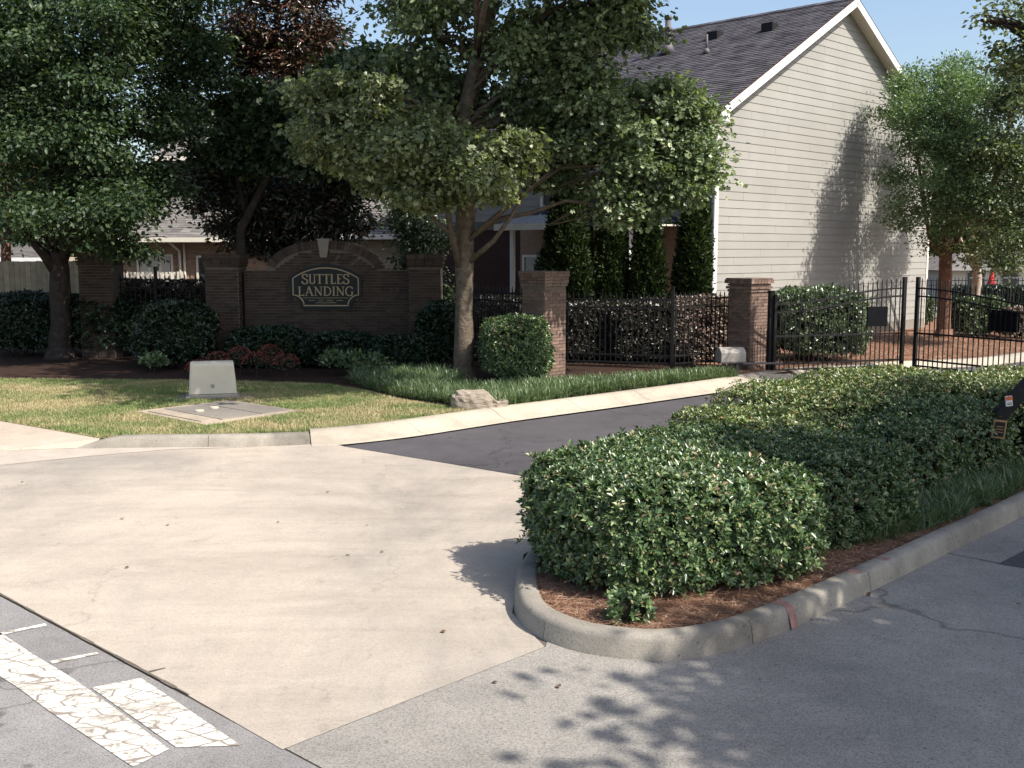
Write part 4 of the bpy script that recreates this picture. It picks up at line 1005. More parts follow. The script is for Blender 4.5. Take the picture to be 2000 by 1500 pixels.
# ------------------------------------------------------------------ houses behind
def low_house(name, label, Y, xa, xb, ze, slope_top, ytop, wallmat, depth=8, upper=None, gutter='trim', rowh=.16):
    t = thing(name, (xa, Y, .115), 0, label, 'house'); w = xb - xa; ze -= .115
    MB().box(0, w, 0, depth, 0, ze).build('wall', wallmat, t)
    zt = slope_top - .115; m = MB(); rows = int(math.hypot(ytop, zt - ze) / rowh); ov = .45
    MB().hexa([(-.4, -ov, ze - .06), (w + .4, -ov, ze - .06), (w - 1.4, ytop, zt - .06), (1.2, ytop, zt - .06), (-.4, -ov, ze), (w + .4, -ov, ze), (w - 1.4, ytop, zt), (1.2, ytop, zt)]).build('roof', M['shingle_l'], t)
    for r_ in range(rows):
        f0, f1 = r_ / rows, (r_ + 1.1) / rows; L0, R0 = -.4 + 1.6 * f0, w + .4 - 1.8 * f0; y0 = -ov + (ytop + ov) * f0; y1 = -ov + (ytop + ov) * min(1, f1); z0 = ze + (zt - ze) * f0; z1 = ze + (zt - ze) * min(1, f1); x = L0 + random.uniform(-.3, 0)
        while x < R0:
            a = max(x, L0) + .006; b = min(x + .34, R0) - .006
            if b - a > .05: tk = random.uniform(.018, .034); m.hexa([(a, y0, z0), (b, y0, z0), (b, y1, z1 - .0), (a, y1, z1 - .0), (a, y0, z0 + tk), (b, y0, z0 + tk), (b, y1, z1 + .005), (a, y1, z1 + .005)])
            x += .34
    tag(m.build('shingle_field', M['shingle_l'], t), kind='stuff')
    MB().box(-.45, w + .45, -ov - .13, -ov - .0, ze - .16, ze + .0).build('gutter', M[gutter], t)
    MB().box(-.4, w + .4, -ov, 0, ze - .18, ze - .15).build('soffit', M[gutter], t)
    if upper:
        u0, u1, uz, ut = upper
        MB().box(u0, u1, ytop - .1, depth, zt - .1, uz - .115).build('upper_wall', M['sheath'], t)
        MB().hexa([(u0 - .4, ytop - .6, uz - .115), (u1 + .4, ytop - .6, uz - .115), (u1 - 1, ytop + 3, ut), (u0 + 1, ytop + 3, ut), (u0 - .4, ytop - .6, uz), (u1 + .4, ytop - .6, uz), (u1 - 1, ytop + 3, ut + .1), (u0 + 1, ytop + 3, ut + .1)]).build('upper_roof', M['shingle_l'], t)
        MB().box(u0 - .42, u1 + .42, ytop - .74, ytop - .6, uz - .25, uz - .1).build('upper_gutter', M['trim'], t)
    return t
hb = low_house('brick_house', 'tan brick house with grey roof and triple window behind the left iron fence', 38, at(238, 460, 38).x, at(598, 460, 38).x, at(0, 464, 38).z, at(0, 385, 40.6).z, 2.6, M['tanbrick'], upper=(1.0, 6.0, 6.0, 8.0))
# brick courses of the tan wall as real relief
Bt = Bricker(hb, M['tanbrick'], M['tanbrick'], 0); ww = at(598, 460, 38).x - at(238, 460, 38).x
Bt.face((0, 0, 0), 0, ww, .9, at(0, 464, 38).z - .35, inset=-.006); Bt.done()
x0 = at(272, 520, 38).x - at(238, 460, 38).x
window(hb, 's', x0, .95, 1.13, 1.35, blind=1, cols=3, plane=-.012, trim='trim')
window(hb, 's', at(388, 520, 38).x - at(238, 460, 38).x, .55, .33, 1.7, plane=-.012, trim='trim')
for px in (352, 361):
    x = at(px, 500, 38).x - at(238, 460, 38).x; zt_ = at(0, 466, 38).z - .2
    MB().tube([(x - (.3 if px == 352 else 0), -.35, zt_), (x, -.07, zt_ - .35), (x, -.07, .2)] if px == 352 else [(x, -.05, zt_ + .1), (x, -.05, .2)], .05 if px == 352 else .04, 8).build('downspout', M['trim'], hb, True)
hc = low_house('siding_house', 'low grey-tan sided house with white gutter seen right of the sign wall', 36, at(640, 460, 36).x, at(905, 460, 36).x, at(0, 458, 36).z, at(0, 356, 38.6).z, 2.6, M['sheath'], gutter='white', rowh=.13)
zc = .2
while zc < at(0, 458, 36).z - .4:
    wv = at(905, 460, 36).x - at(640, 460, 36).x
    for a_, b_ in ((0, wv * .45), (wv * .45, wv)):
        MB().hexa([(a_ + .002, -.022, zc), (b_ - .002, -.022, zc), (b_ - .002, .0, zc), (a_ + .002, .0, zc), (a_ + .002, -.006, zc + .205), (b_ - .002, -.006, zc + .205), (b_ - .002, 0, zc + .205), (a_ + .002, 0, zc + .205)]).build('siding_board', M['siding_w'], hc)
    zc += .2
hd = low_house('far_house', 'distant grey-roofed house glimpsed above the board fence at far left', 46, at(-160, 500, 46).x, at(85, 500, 46).x, at(0, 503, 46).z, at(0, 478, 49).z, 3, M['siding_w'], gutter='white')
# board fence at far left
bf = thing('board_fence', (at(-40, 560, 29).x, 28.6, .115), R(-3), 'tan wooden board fence in the shade at the far left', 'fence')
L = at(168, 560, 29).x - at(-40, 560, 29).x; hf = at(0, 510, 28.8).z - .115; i = 0; x = 0
while x < L:
    w_ = .14; hh = hf + random.uniform(-.01, .01)
    MB().hexa([(x, 0, 0), (x + w_, 0, 0), (x + w_, .02, 0), (x, .02, 0), (x, 0, hh), (x + w_, 0, hh), (x + w_, .02, hh), (x, .02, hh)]).build('board', M['fencewood'], bf); x += .147
for z in (.4, 1.2, hf - .2): MB().box(0, L, .021, .06, z, z + .09).build('rail', M['fencewood'], bf)
# low cream picket fence and a white chair below the triple window
pfk = thing('picket_fence', (at(238, 535, 33).x, 33, .115), 0, 'low cream picket fence behind the left iron fence under the triple window', 'fence')
zt_ = at(0, 531, 33).z - .115
for i in range(16): MB().box(i * .12, i * .12 + .07, 0, .02, .1, zt_ + random.uniform(-.01, .01)).build('picket', M['trim'], pfk)
for z in (.4, zt_ - .3): MB().box(0, 1.9, .021, .05, z, z + .08).build('rail', M['trim'], pfk)
ch = thing('garden_chair', (at(244, 535, 34).x, 34.2, .115), R(70), 'white garden chair half hidden behind the low cream picket fence', 'chair')
zz0 = at(0, 545, 34).z - .115
MB().box(-.25, .25, -.25, .25, zz0 - .2, zz0 - .16).build('seat', M['white'], ch)
MB().hexa([(-.25, .22, zz0 - .16), (.25, .22, zz0 - .16), (.25, .26, zz0 - .16), (-.25, .26, zz0 - .16), (-.22, .40, zz0 + .42), (.22, .40, zz0 + .42), (.22, .44, zz0 + .42), (-.22, .44, zz0 + .42)]).build('backrest', M['white'], ch)
for sx_ in (-1, 1):
    for sy_ in (-1, 1): MB().beam((sx_ * .22, sy_ * .22, zz0 - .2), (sx_ * .25, sy_ * .27, 0), .05, .05).build('leg', M['white'], ch)

# ------------------------------------------------------------------ TREES
lobM = [LB(700, 215, 19.5, 95, 75), LB(640, 190, 20, 70, 55), LB(740, 300, 19.2, 110, 70), LB(650, 290, 19.8, 70, 55), LB(860, 290, 19.2, 85, 65), LB(930, 350, 19, 90, 50), LB(830, 360, 19.2, 80, 45), LB(970, 300, 19.6, 70, 50), LB(800, 240, 20, 90, 60)]
lobT = [LB(860, 60, 21, 110, 95), LB(760, 100, 22, 85, 70), LB(960, 120, 20.6, 110, 80), LB(1060, 60, 21, 120, 95), LB(1130, 150, 20.6, 110, 80), LB(1190, 40, 21, 95, 80), LB(1225, 0, 21, 65, 50), LB(900, -90, 21.5, 170, 100), LB(1100, -110, 21.5, 190, 110), LB(870, 190, 21.3, 85, 70), LB(1000, 220, 21, 80, 60), LB(790, -60, 22, 90, 60)]
def sh_at(gx, gy, h): k = h / sv.z; return (gx + sv.x * k, gy + sv.y * k)
def SH_(gx, gy, h, r): x, y = sh_at(gx, gy, h); return (x, y, h, r, r, r * .55, 1)
lobShade = [(x, y, z, r, r, r * .6, 1) for x, y, z, r in ((1.6, 21.6, 11.5, 2.4), (-1.0, 23, 11, 2.4), (3.2, 23.5, 10.5, 1.8), (-3.6, 22.6, 10, 1.9))] + \
    [SH_(-5.1, 18.5, 7.4, .8), SH_(-6.2, 18.1, 7.4, .5), SH_(-4.0, 19.2, 7.8, .8), SH_(-2.9, 19.7, 8.2, .9), SH_(-6.8, 19.3, 8.6, .8), SH_(-5.2, 20.6, 9.2, 1.2), SH_(-4.0, 22.0, 8.4, 1.0), SH_(-7.3, 21.2, 9.6, 1.2), SH_(-5, 23.2, 9.8, 1.5), SH_(-2.5, 23.5, 9.8, 1.5), SH_(-8.8, 23.4, 10.2, 1.6), SH_(-.6, 19.8, 9.0, .8)]  # unseen boughs above the view, added to shade cabinet, lawn and sign bed
lobR = [LB(1090, 300, 21, 85, 60), LB(1180, 260, 20.5, 100, 75), LB(1270, 250, 20.8, 95, 75), LB(1330, 290, 20.8, 75, 70), LB(1250, 350, 20.6, 85, 60), LB(1330, 370, 20.8, 55, 45), LB(1180, 210, 21, 90, 55), LB(1230, 410, 20.5, 60, 30), LB(1350, 225, 21, 50, 40), LB(1100, 230, 21, 80, 60), LB(1290, 190, 21.4, 60, 40)]
mb = at(907, 742, 20.7); mb.z = .115
def tp(px, py, Y, r): v = at(px, py, Y); return (v.x, v.y, v.z, r)
tree('maple_tree', 'large maple with grey trunk standing between sign wall and round clipped shrub', 'tree', (mb.x, mb.y, mb.z),
     [(mb.x, mb.y, .1, .20), tp(907, 600, 20.7, .165), tp(908, 470, 20.7, .19), tp(912, 380, 20.7, .17), tp(900, 260, 20.8, .16), tp(930, 120, 20.8, .14), tp(975, -40, 20.9, .10)], lobM + lobT + lobR + lobShade,
     [[tp(897, 520, 20.6, .07), tp(880, 450, 20.3, .06), tp(873, 400, 20, .055), tp(868, 330, 19.6, .04), tp(850, 280, 19.4, .03)],
      [tp(893, 470, 20.5, .05), tp(845, 425, 20, .035), tp(800, 380, 19.6, .025)],
      [tp(918, 510, 20.6, .06), tp(965, 470, 20.4, .045), tp(1000, 420, 20.3, .035), tp(1030, 370, 20.3, .025), tp(1080, 330, 20.4, .02)],
      [tp(915, 470, 20.6, .055), tp(960, 430, 20.4, .05), tp(1020, 380, 20.4, .04), tp(1090, 330, 20.6, .03), tp(1180, 300, 20.6, .02)],
      [tp(925, 180, 20.8, .09), tp(990, 90, 20.8, .07), tp(1040, 10, 20.8, .05)], [tp(905, 260, 20.8, .09), tp(1000, 230, 20.8, .06), tp(1120, 190, 20.8, .04), tp(1230, 200, 20.8, .02)],
      [tp(905, 270, 20.8, .08), tp(820, 200, 20.9, .05), tp(760, 110, 21.2, .03)]],
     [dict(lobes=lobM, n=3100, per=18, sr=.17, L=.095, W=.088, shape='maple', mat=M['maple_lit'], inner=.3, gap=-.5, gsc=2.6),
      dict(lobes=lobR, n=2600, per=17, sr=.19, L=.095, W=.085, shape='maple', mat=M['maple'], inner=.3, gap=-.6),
      dict(lobes=lobShade, n=3000, per=14, sr=.32, L=.16, W=.15, shape='maple', mat=M['maple'], inner=.3, gap=-.6),
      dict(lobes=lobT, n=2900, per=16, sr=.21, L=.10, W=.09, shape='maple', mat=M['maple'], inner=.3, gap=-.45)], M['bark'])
# big shade tree on the left
lobL = [LB(60, 120, 24, 130, 120), LB(200, 80, 24, 120, 110), LB(330, 90, 25, 100, 100), LB(400, 150, 25.5, 70, 100), LB(40, 300, 23, 110, 90), LB(170, 270, 23.5, 120, 90), LB(290, 230, 24.5, 100, 80), LB(100, 420, 22.5, 110, 70), LB(210, 400, 23, 90, 80), LB(20, 430, 22.6, 70, 60), LB(290, 360, 24, 60, 55), LB(150, -60, 24.5, 220, 110), LB(-80, 200, 23.5, 120, 200), LB(240, 475, 23.5, 55, 35), LB(370, -40, 25, 110, 70), LB(-100, 40, 25, 130, 130), LB(150, 165, 23.4, 90, 60)]
lt = at(118, 690, 25); lt.z = .115
tree('shade_tree', 'broad dark green oak with stout trunk filling the upper left corner', 'tree', tuple(lt),
     [(lt.x, lt.y, .1, .28), tp(118, 600, 25, .23), tp(116, 530, 25, .22), tp(112, 500, 25, .20), tp(110, 380, 25, .16), tp(85, 200, 25, .13), tp(80, 50, 25, .10)], lobL,
     [[tp(112, 530, 25, .17), tp(85, 495, 24.8, .12), tp(60, 470, 24.6, .08), tp(10, 450, 24, .05)], [tp(116, 520, 25, .16), tp(150, 420, 24.8, .12), tp(145, 300, 24.6, .1), tp(160, 180, 24.6, .08), tp(180, 60, 24.6, .05)],
      [tp(118, 500, 25, .12), tp(190, 430, 24.6, .07), tp(250, 380, 24.4, .04), tp(330, 290, 24.3, .02)]],
     [dict(n=6200, per=18, sr=.27, L=.12, W=.07, shape='blade', mat=M['oak'], inner=.35, gap=-.5, gsc=1.6)], M['bark2'])
# second tree further left behind
lobB = [LB(20, 60, 31, 120, 150), LB(-60, 250, 31, 120, 150), LB(120, 180, 31, 90, 160), LB(30, 380, 31, 90, 90), LB(250, 40, 31, 130, 120), LB(300, 200, 32, 90, 90)]
b2 = at(10, 640, 31)
tree('crape_myrtle', 'pinkish barked crape myrtle behind the dark oak at the left edge', 'tree', (b2.x, b2.y, .115),
     [(b2.x, b2.y, .1, .16), tp(12, 400, 31, .12), tp(14, 160, 31, .10), tp(30, 20, 31, .07)], lobB,
     [[tp(14, 470, 31, .10), tp(70, 330, 30.6, .09), tp(98, 190, 30.4, .09), tp(102, 60, 30.4, .07)]],
     [dict(n=2200, per=14, sr=.3, L=.14, W=.09, shape='blade', mat=M['farleaf'], inner=.4, gap=-.3)], M['bark3'])
# magnolia behind the sign wall, bronze leaf undersides
lobg = [LB(545, 60, 28, 85, 90), LB(600, 110, 28, 60, 60), LB(520, -60, 28, 80, 80), LB(555, 160, 28, 60, 50), LB(480, 100, 28.5, 40, 70), LB(600, -20, 28, 50, 60), LB(640, 60, 28, 22, 30)]
lobg2 = [LB(470, 370, 27.5, 95, 60), LB(560, 400, 27.3, 95, 60), LB(640, 380, 27.5, 75, 60), LB(500, 450, 27.3, 85, 45), LB(600, 450, 27.3, 75, 30), LB(690, 350, 27.5, 45, 30), LB(700, 430, 27.6, 20, 24), LB(440, 300, 27.8, 70, 50), LB(540, 490, 27.6, 40, 30)]
mg = at(545, 640, 27.8)
tree('magnolia_tree', 'tall magnolia with bronze-brown leaves rising behind the sign wall', 'tree', (mg.x, mg.y, .115),
     [(mg.x, mg.y, .1, .22), tp(545, 480, 27.8, .18), tp(540, 300, 27.9, .15), tp(545, 150, 28, .12), tp(540, -60, 28, .06)], lobg + lobg2,
     [[tp(545, 430, 27.8, .08), tp(620, 390, 27.6, .05), tp(700, 350, 27.5, .02)], [tp(545, 430, 27.8, .08), tp(470, 380, 27.6, .05), tp(400, 340, 27.5, .02)]],
     [dict(lobes=lobg, n=2400, per=13, sr=.22, L=.17, W=.06, shape='blade', mat=M['magnolia'], inner=.35, gap=-.5, up=.4),
      dict(lobes=lobg2, n=1900, per=13, sr=.22, L=.18, W=.065, shape='blade', mat=M['magnolia_green'], inner=.3, gap=-.5, up=.4)], M['bark2'])
lobk = [LB(480, 230, 26, 80, 60), LB(560, 220, 25.5, 85, 55), LB(640, 240, 25.2, 80, 70), LB(600, 290, 25.2, 90, 55), LB(500, 290, 25.7, 90, 50), LB(700, 190, 26, 90, 60), LB(720, 290, 25.5, 70, 50), LB(660, 170, 26, 60, 40), LB(700, 130, 26.5, 60, 45), LB(430, 250, 26.5, 50, 50), LB(780, 170, 27, 60, 70)]
k2 = at(480, 680, 26)
tree('young_maple', 'dull green maple whose crown hangs over the sign wall between oak and large maple', 'tree', (k2.x + .1, k2.y, .115),
     [(k2.x + .1, k2.y, .1, .13), tp(470, 520, 26, .11), tp(470, 450, 26, .10), tp(530, 330, 25.8, .08), tp(600, 230, 25.6, .05)], lobk,
     [[tp(480, 420, 26, .06), tp(460, 330, 26, .05), tp(450, 250, 26, .03)]],
     [dict(n=2300, per=15, sr=.22, L=.14, W=.12, shape='maple', mat=M['oak'], inner=.35, gap=-.6)], M['bark2'])
# dark evergreen at right end of the sign wall
lobe = [LB(815, 430, 28.5, 50, 60), LB(805, 490, 28.4, 45, 50), LB(840, 470, 28.2, 35, 60), LB(830, 540, 28, 45, 60), LB(790, 400, 28.6, 30, 35)]
e0 = at(820, 680, 28.4)
tree('holly_tree', 'dark evergreen holly behind the right end of the sign wall', 'tree', (e0.x, e0.y, .115), [(e0.x, e0.y, .1, .1), tp(820, 500, 28.4, .07), tp(815, 400, 28.4, .03)], lobe, [],
     [dict(n=800, per=14, sr=.17, L=.10, W=.06, shape='blade', mat=M['pale_shrub'], inner=.3, gap=-.9)], M['bark2'])
# four arborvitae along the porch
def arborvitae(px, ytop, halfw, Y, label):
    b = at(px, 700, Y); top = at(px, ytop, Y).z; r = halfw * Y / FPX; h = top - .115
    t = thing('arborvitae', (b.x, b.y, .115), 0, label, 'evergreen', 'columnar evergreens along the porch')
    MB().tube([(0, 0, -.02), (0, 0, h * .5), (0, 0, h * .96)], [.08, .05, .01], 8).build('trunk', M['bark2'], t)
    n = 7000; u = rng.random(n) ** .85; zc_ = .12 + u * (h - .12); rr = r * np.minimum(1, .72 + u * .9) * np.clip(1 - u ** 1.9, 0, 1) ** .6; a = rng.random(n) * 6.283
    rr = rr * (1 + .16 * np.sin(a * 3 + zc_ * 2.3 + px) + .10 * np.sin(a * 7 + zc_ * 6)) * (1 - .38 * rng.random(n) ** 2) * (1 + .22 * (wob(np.stack([a * 1.3, zc_ * 1.6, a * 0], 1), 2.2, px * .01)))
    P = np.stack([np.cos(a) * rr, np.sin(a) * rr, zc_], 1); out = np.stack([np.cos(a), np.sin(a), np.zeros(n)], 1)
    P = np.repeat(P, 3, 0) + rng.normal(size=(3 * n, 3)) * .04; out = np.repeat(out, 3, 0)
    D = norm(out * .6 + np.array([0, 0, .7]) + rng.normal(size=P.shape) * .45); Nn = norm(out + rng.normal(size=P.shape) * .6)
    leaves('foliage', P, D, Nn, rng.uniform(.09, .17, 3 * n), rng.uniform(.035, .065, 3 * n), 'blade', M['arbor'], t)
    mi = MB(); mi.tube([(0, 0, .05)] + [(0, 0, .05 + h * k_ / 8) for k_ in range(1, 8)], [r * .45] + [r * .55 * max(0, 1 - (k_ / 8) ** 1.9) ** .6 for k_ in range(1, 8)], 12, wob=.1).build('inner_twigs', M['inner'], t, True)
    return t
arborvitae(1112, 322, 52, 25.3, 'tallest and broadest columnar evergreen nearest the round-shrub pillar')
arborvitae(1192, 335, 29, 25.2, 'columnar evergreen left of the white porch column')
arborvitae(1262, 395, 31, 25.0, 'shorter columnar evergreen right of the white porch column')
arborvitae(1352, 350, 33, 25.0, 'columnar evergreen beside the white downspout at the house corner')
# crape myrtle at the gable, birches at the right
lobc = [LB(1790, 220, 30.3, 60, 70, 1.3), LB(1850, 190, 30.0, 60, 75, 1.5), LB(1800, 320, 29.8, 75, 70, 1.4), LB(1870, 300, 29.6, 70, 80, 1.5), LB(1790, 410, 29.8, 55, 45, 1.2), LB(1860, 420, 29.6, 70, 50, 1.4), LB(1775, 160, 31.0, 26, 40, .6), LB(1850, 150, 30.6, 35, 35, .8), LB(1905, 380, 30, 50, 70, 1.3), LB(1765, 200, 30.6, 28, 55, .6), LB(1815, 480, 30.2, 30, 22), LB(1910, 300, 32.0, 60, 80, 1.2), LB(1895, 400, 32, 50, 50, 1.2), LB(1930, 220, 31.6, 40, 60, 1.2), LB(1900, 230, 32.0, 60, 70, 1.2), LB(1885, 160, 31.6, 45, 50, 1.0), LB(1850, 240, 28.8, 60, 90, 1.0), LB(1880, 350, 28.6, 60, 80, 1.0), LB(1845, 330, 28.8, 50, 60, .9)]
cm = at(1843, 660, 30.8)
tree('crape_myrtle', 'leafy crape myrtle with reddish trunk by the right end of the gable wall', 'tree', (cm.x, cm.y, .115),
     [(cm.x, cm.y, .1, .21), tp(1845, 560, 30.7, .18), tp(1848, 490, 30.6, .17), tp(1850, 450, 30.6, .13), tp(1855, 300, 30.5, .07), tp(1850, 180, 30.5, .03)], lobc,
     [[tp(1845, 510, 30.7, .09), tp(1815, 460, 30.5, .06), tp(1800, 360, 30.4, .05), tp(1790, 300, 30.3, .03)], [tp(1848, 500, 30.6, .08), tp(1880, 450, 30.4, .06), tp(1910, 390, 30.2, .04)]],
     [dict(n=5400, per=15, sr=.19, L=.095, W=.045, shape='blade', mat=M['crape'], inner=.3, gap=-.38, gsc=2.6, droop=-.3)], M['bark3'])
lobd = [LB(1950, 250, 28, 60, 90), LB(1980, 160, 27.5, 50, 60), LB(1960, 400, 28, 60, 80), LB(1990, 480, 28, 60, 60), LB(1920, 490, 30, 50, 40), LB(2060, 300, 28, 80, 160), LB(2060, 120, 27.5, 80, 90), LB(2000, 330, 27.8, 50, 60)]
bx_ = at(1912, 585, 33)
tree('birch_tree', 'pale barked birch behind the clipped bush at the right edge', 'tree', (bx_.x, bx_.y, .115),
     [(bx_.x, bx_.y, .1, .15), tp(1908, 540, 33, .13), tp(1900, 470, 32, .11), tp(1950, 330, 29, .08), tp(1980, 200, 28.5, .05)], lobd,
     [[tp(1905, 530, 33, .07), tp(1880, 480, 32.6, .06), tp(1862, 430, 32.2, .04)]],
     [dict(n=2400, per=15, sr=.22, L=.10, W=.06, shape='blade', mat=M['birch'], inner=.3, gap=-.5)], M['birchbark'])
lobn = [LB(1950, 40, 19, 55, 30), LB(1990, 90, 19, 45, 25), LB(1915, 38, 19, 35, 15), LB(2060, 60, 19, 90, 90), LB(2150, 150, 19, 120, 150), LB(2000, 10, 19, 70, 25), LB(1975, 130, 19.2, 30, 30)]
n0 = at(2180, 700, 19)
tree('sweetgum_tree', 'tree standing outside the frame whose leafy branch reaches in at the top right corner', 'tree', (n0.x, n0.y, .115),
     [(n0.x, n0.y, .1, .2), tp(2180, 400, 19, .16), tp(2170, 150, 19, .12), tp(2140, -50, 19, .07)], lobn, [[tp(2170, 150, 19, .07), tp(2080, 80, 19, .04), tp(1980, 50, 19, .02), tp(1910, 40, 19, .01)]],
     [dict(n=620, per=12, sr=.15, L=.10, W=.07, shape='blade', mat=M['birch'], inner=.2, gap=-.5)], M['bark2'])
# far backdrop trees
def far_tree(px, ytop, Y, w, label, mat='farleaf', n=900):
    b = at(px, 560, Y); lb = []
    h = at(px, ytop, Y).z; s = w * Y / FPX
    for _ in range(9): lb.append((b.x + random.uniform(-.6, .6) * s, Y + random.uniform(-.5, .5) * s, h * random.uniform(.3, .86), s * random.uniform(.35, .6), s * .5, h * random.uniform(.16, .26), 1))
    lb.append((b.x, Y, h * .84, s * .4, s * .4, h * .16, 1))
    return tree('distant_tree', label, 'tree', (b.x, Y, .115), [(b.x, Y, .1, .3), (b.x, Y, h * .4, .22), (b.x, Y, h * .8, .1)], lb, [],
                [dict(n=n, per=14, sr=.5, L=.30, W=.2, shape='blade', mat=M[mat], inner=.35, gap=-.8)], M['bark2'], 'trees beyond the houses')
far_tree(1520, 18, 62, 34, 'distant tree top just showing over the dark roof ridge', n=600)
far_tree(1840, 330, 58, 60, 'distant dark tree behind the crape myrtle right of the gable')
far_tree(1960, 380, 62, 90, 'distant tree behind the pale birch at the right edge', n=1200)
far_tree(2080, 300, 60, 90, 'distant tree out past the right edge')
far_tree(690, 80, 56, 70, 'distant tree over the low sided house left of the maple', n=700)
far_tree(400, 190, 58, 110, 'distant tree over the tan brick house behind the magnolia', n=1300)
far_tree(60, 150, 60, 180, 'distant tree behind the oak and far grey roof', n=1800)
far_tree(-180, 150, 60, 170, 'distant tree beyond the left edge', n=1200)
far_tree(235, 300, 52, 80, 'distant tree between oak trunk and the brick house', n=900)
far_tree(840, 150, 58, 80, 'distant tree behind the crown of the large maple', n=900)
# trees by the road outside the frame that shade the right foreground
def shade_tree(x, y, lobes, label, n=900):
    tree('roadside_tree', label, 'tree', (x, y, .0), [(x, y, 0, .3), (x, y, 3.5, .24), (x + .2, y, 7, .14)], lobes, [], [dict(n=n, per=15, sr=.34, L=.17, W=.13, shape='blade', mat=M['oak'], inner=.2, gap=-.55)], M['bark2'], 'roadside trees outside the picture')
def sl_(gx, gy, h, r, rv=None, w=1):
    x, y = sh_at(gx, gy, h); return (x, y, h, r, r, rv or r * .6, w)
shl = [sl_(1.9, 10.2, 6.4, .55), sl_(2.6, 10.7, 6.4, .6), sl_(3.2, 11.3, 6.4, .6), sl_(3.9, 12.3, 6.6, .7), sl_(4.5, 12.9, 6.6, .6), sl_(2.4, 9.4, 6.2, .6), sl_(1.5, 9.7, 6.3, .4), sl_(1.35, 6.1, 6.6, .38), sl_(1.75, 6.7, 6.4, .42), sl_(2.2, 7.25, 6.6, .55), sl_(1.9, 6.2, 6.8, .6), sl_(1.0, 5.75, 6.6, .35), sl_(2.9, 8.1, 6.6, .55), sl_(1.5, 5.4, 6.8, .6), sl_(3.3, 7.6, 7.2, 1.0), sl_(2.5, 6.5, 7.0, .8), sl_(3.9, 8.7, 7.0, .9), sl_(4.6, 9.6, 7.0, .8), sl_(3.0, 9.6, 6.2, .7), sl_(3.9, 10.2, 6.4, .7), sl_(4.9, 12.0, 6.6, .7), sl_(5.8, 10.4, 7.2, 1.1), sl_(4.9, 8.3, 7.4, 1.5), sl_(5.0, 6.0, 7.4, 1.6), sl_(6.9, 9.3, 7.6, 1.6), sl_(3.3, 4.6, 7.5, 1.5), sl_(3.4, 9.4, 6.4, .75), sl_(2.75, 10.2, 6.6, .55), sl_(5.1, 11.0, 6.8, .9), sl_(4.1, 10.9, 6.4, .7), sl_(6.6, 12.2, 7.0, 1.1), sl_(8, 7, 8, 1.8), sl_(2.3, 5.3, 6.6, .8)]
shade_tree(9.3, 3.8, shl, 'roadside tree outside the picture that shades the right driveway', 3600)

# ------------------------------------------------------------------ ISLAND SHRUBS
GI = 'clipped hollies massed on the kerbed island'
def hs_(cx, cy, rx, ry, z1, rz, n, label, e=4.4, L=.045, W_=.020, seed=0., z0=.0, stray=.3, wh=6, mt='hedge'):
    return shrub('holly_shrub', label, 'shrub', cx, cy, rx, ry, z0, z1, R(rz), n, L, W_, M[mt], e, GI, wh, .6, .05, -.86, True, stray, seed)
hs_(1.20, 8.32, .99, .88, .98, 20, 14500, 'large sunlit clipped holly at the rounded front tip of the island', seed=.3, z0=.08, L=.047, W_=.022)
hs_(1.66, 9.55, .85, .85, .93, 30, 5600, 'half-sunlit clipped holly joined to the back of the large front one', seed=1.9, L=.047, W_=.021)
hs_(2.68, 9.62, .80, .76, .90, 40, 6200, 'shaded clipped holly just right of the large front one', seed=1.3, L=.047, W_=.021)
hs_(3.85, 10.85, .50, .52, .88, 35, 2200, 'small rounded holly bulging over the liriope in mid island', seed=2.1)
hs_(2.62, 11.2, .72, .85, .92, 35, 3800, 'holly on the lane side with its top half in sun', seed=3.7, mt='hedge_new_sunlit')
hs_(3.05, 10.75, .50, .60, .66, 35, 2200, 'low shaded holly wedged between two rounded ones in mid island', seed=3.1)
hs_(4.72, 11.95, .80, .72, .94, 40, 3800, 'dark rounded holly before the card reader post', seed=4.4)
hs_(3.50, 12.55, .92, 1.05, 1.0, 38, 4800, 'holly in the middle of the island, sunlit on top', seed=5.4, mt='hedge_new_sunlit')
hs_(4.85, 13.6, 1.25, 1.05, 1.06, 40, 5600, 'broad sunlit holly at the back of the island before the gate', seed=6.4, mt='hedge_new_sunlit')
hs_(6.45, 13.15, 1.0, 1.0, 1.0, 40, 3600, 'sunlit holly behind the card reader post at the right edge', seed=7.1, mt='hedge_new_sunlit')
hs_(7.4, 14.7, 1.1, 1.1, .95, 40, 2500, 'hindmost holly reaching past the right edge of the picture', seed=8.1, mt='hedge_new_sunlit')
shrub('holly_sprout', 'little holly sprout on the pine straw at the foot of the front holly', 'shrub', .78, 7.0, .15, .12, .08, .33, 0, 90, .05, .024, M['hedge'], 2.2, None, 6, .6, .1, -.9, False, .3, 1.)
# pine needles on the island and behind the gate
def needles(name, poly, n, L, W_, z, label, nbunch=0):
    p = scatter(poly, n); a = rng.random(n) * 6.283; el = rng.normal(size=n) * .16
    D = np.stack([np.cos(a) * np.cos(el), np.sin(a) * np.cos(el), np.sin(el)], 1); P = with_z(p, z); P[:, 2] += rng.random(n) * .025
    Nn = np.tile(np.array([[0, 0, 1.]]), (n, 1)) + rng.normal(size=(n, 3)) * .3
    return tag(leaves(name, P, D, Nn, L * rng.uniform(.6, 1.2, n), np.full(n, W_), 'needle', M['needle']), label, 'pine straw', kind='stuff')
front = [(.15, 7.75), (.20, 7.33), (.34, 7.08), (.55, 6.90), (.85, 6.78), (1.14, 6.80), (1.45, 7.0), (1.85, 7.35), (2.65, 8.15), (3.6, 9.15), (3.2, 9.3), (2.0, 8.9), (.5, 8.6)]
needles('pine_straw', front, 24000, .14, .0035, .128, 'loose brown pine straw mulching the front tip of the island')
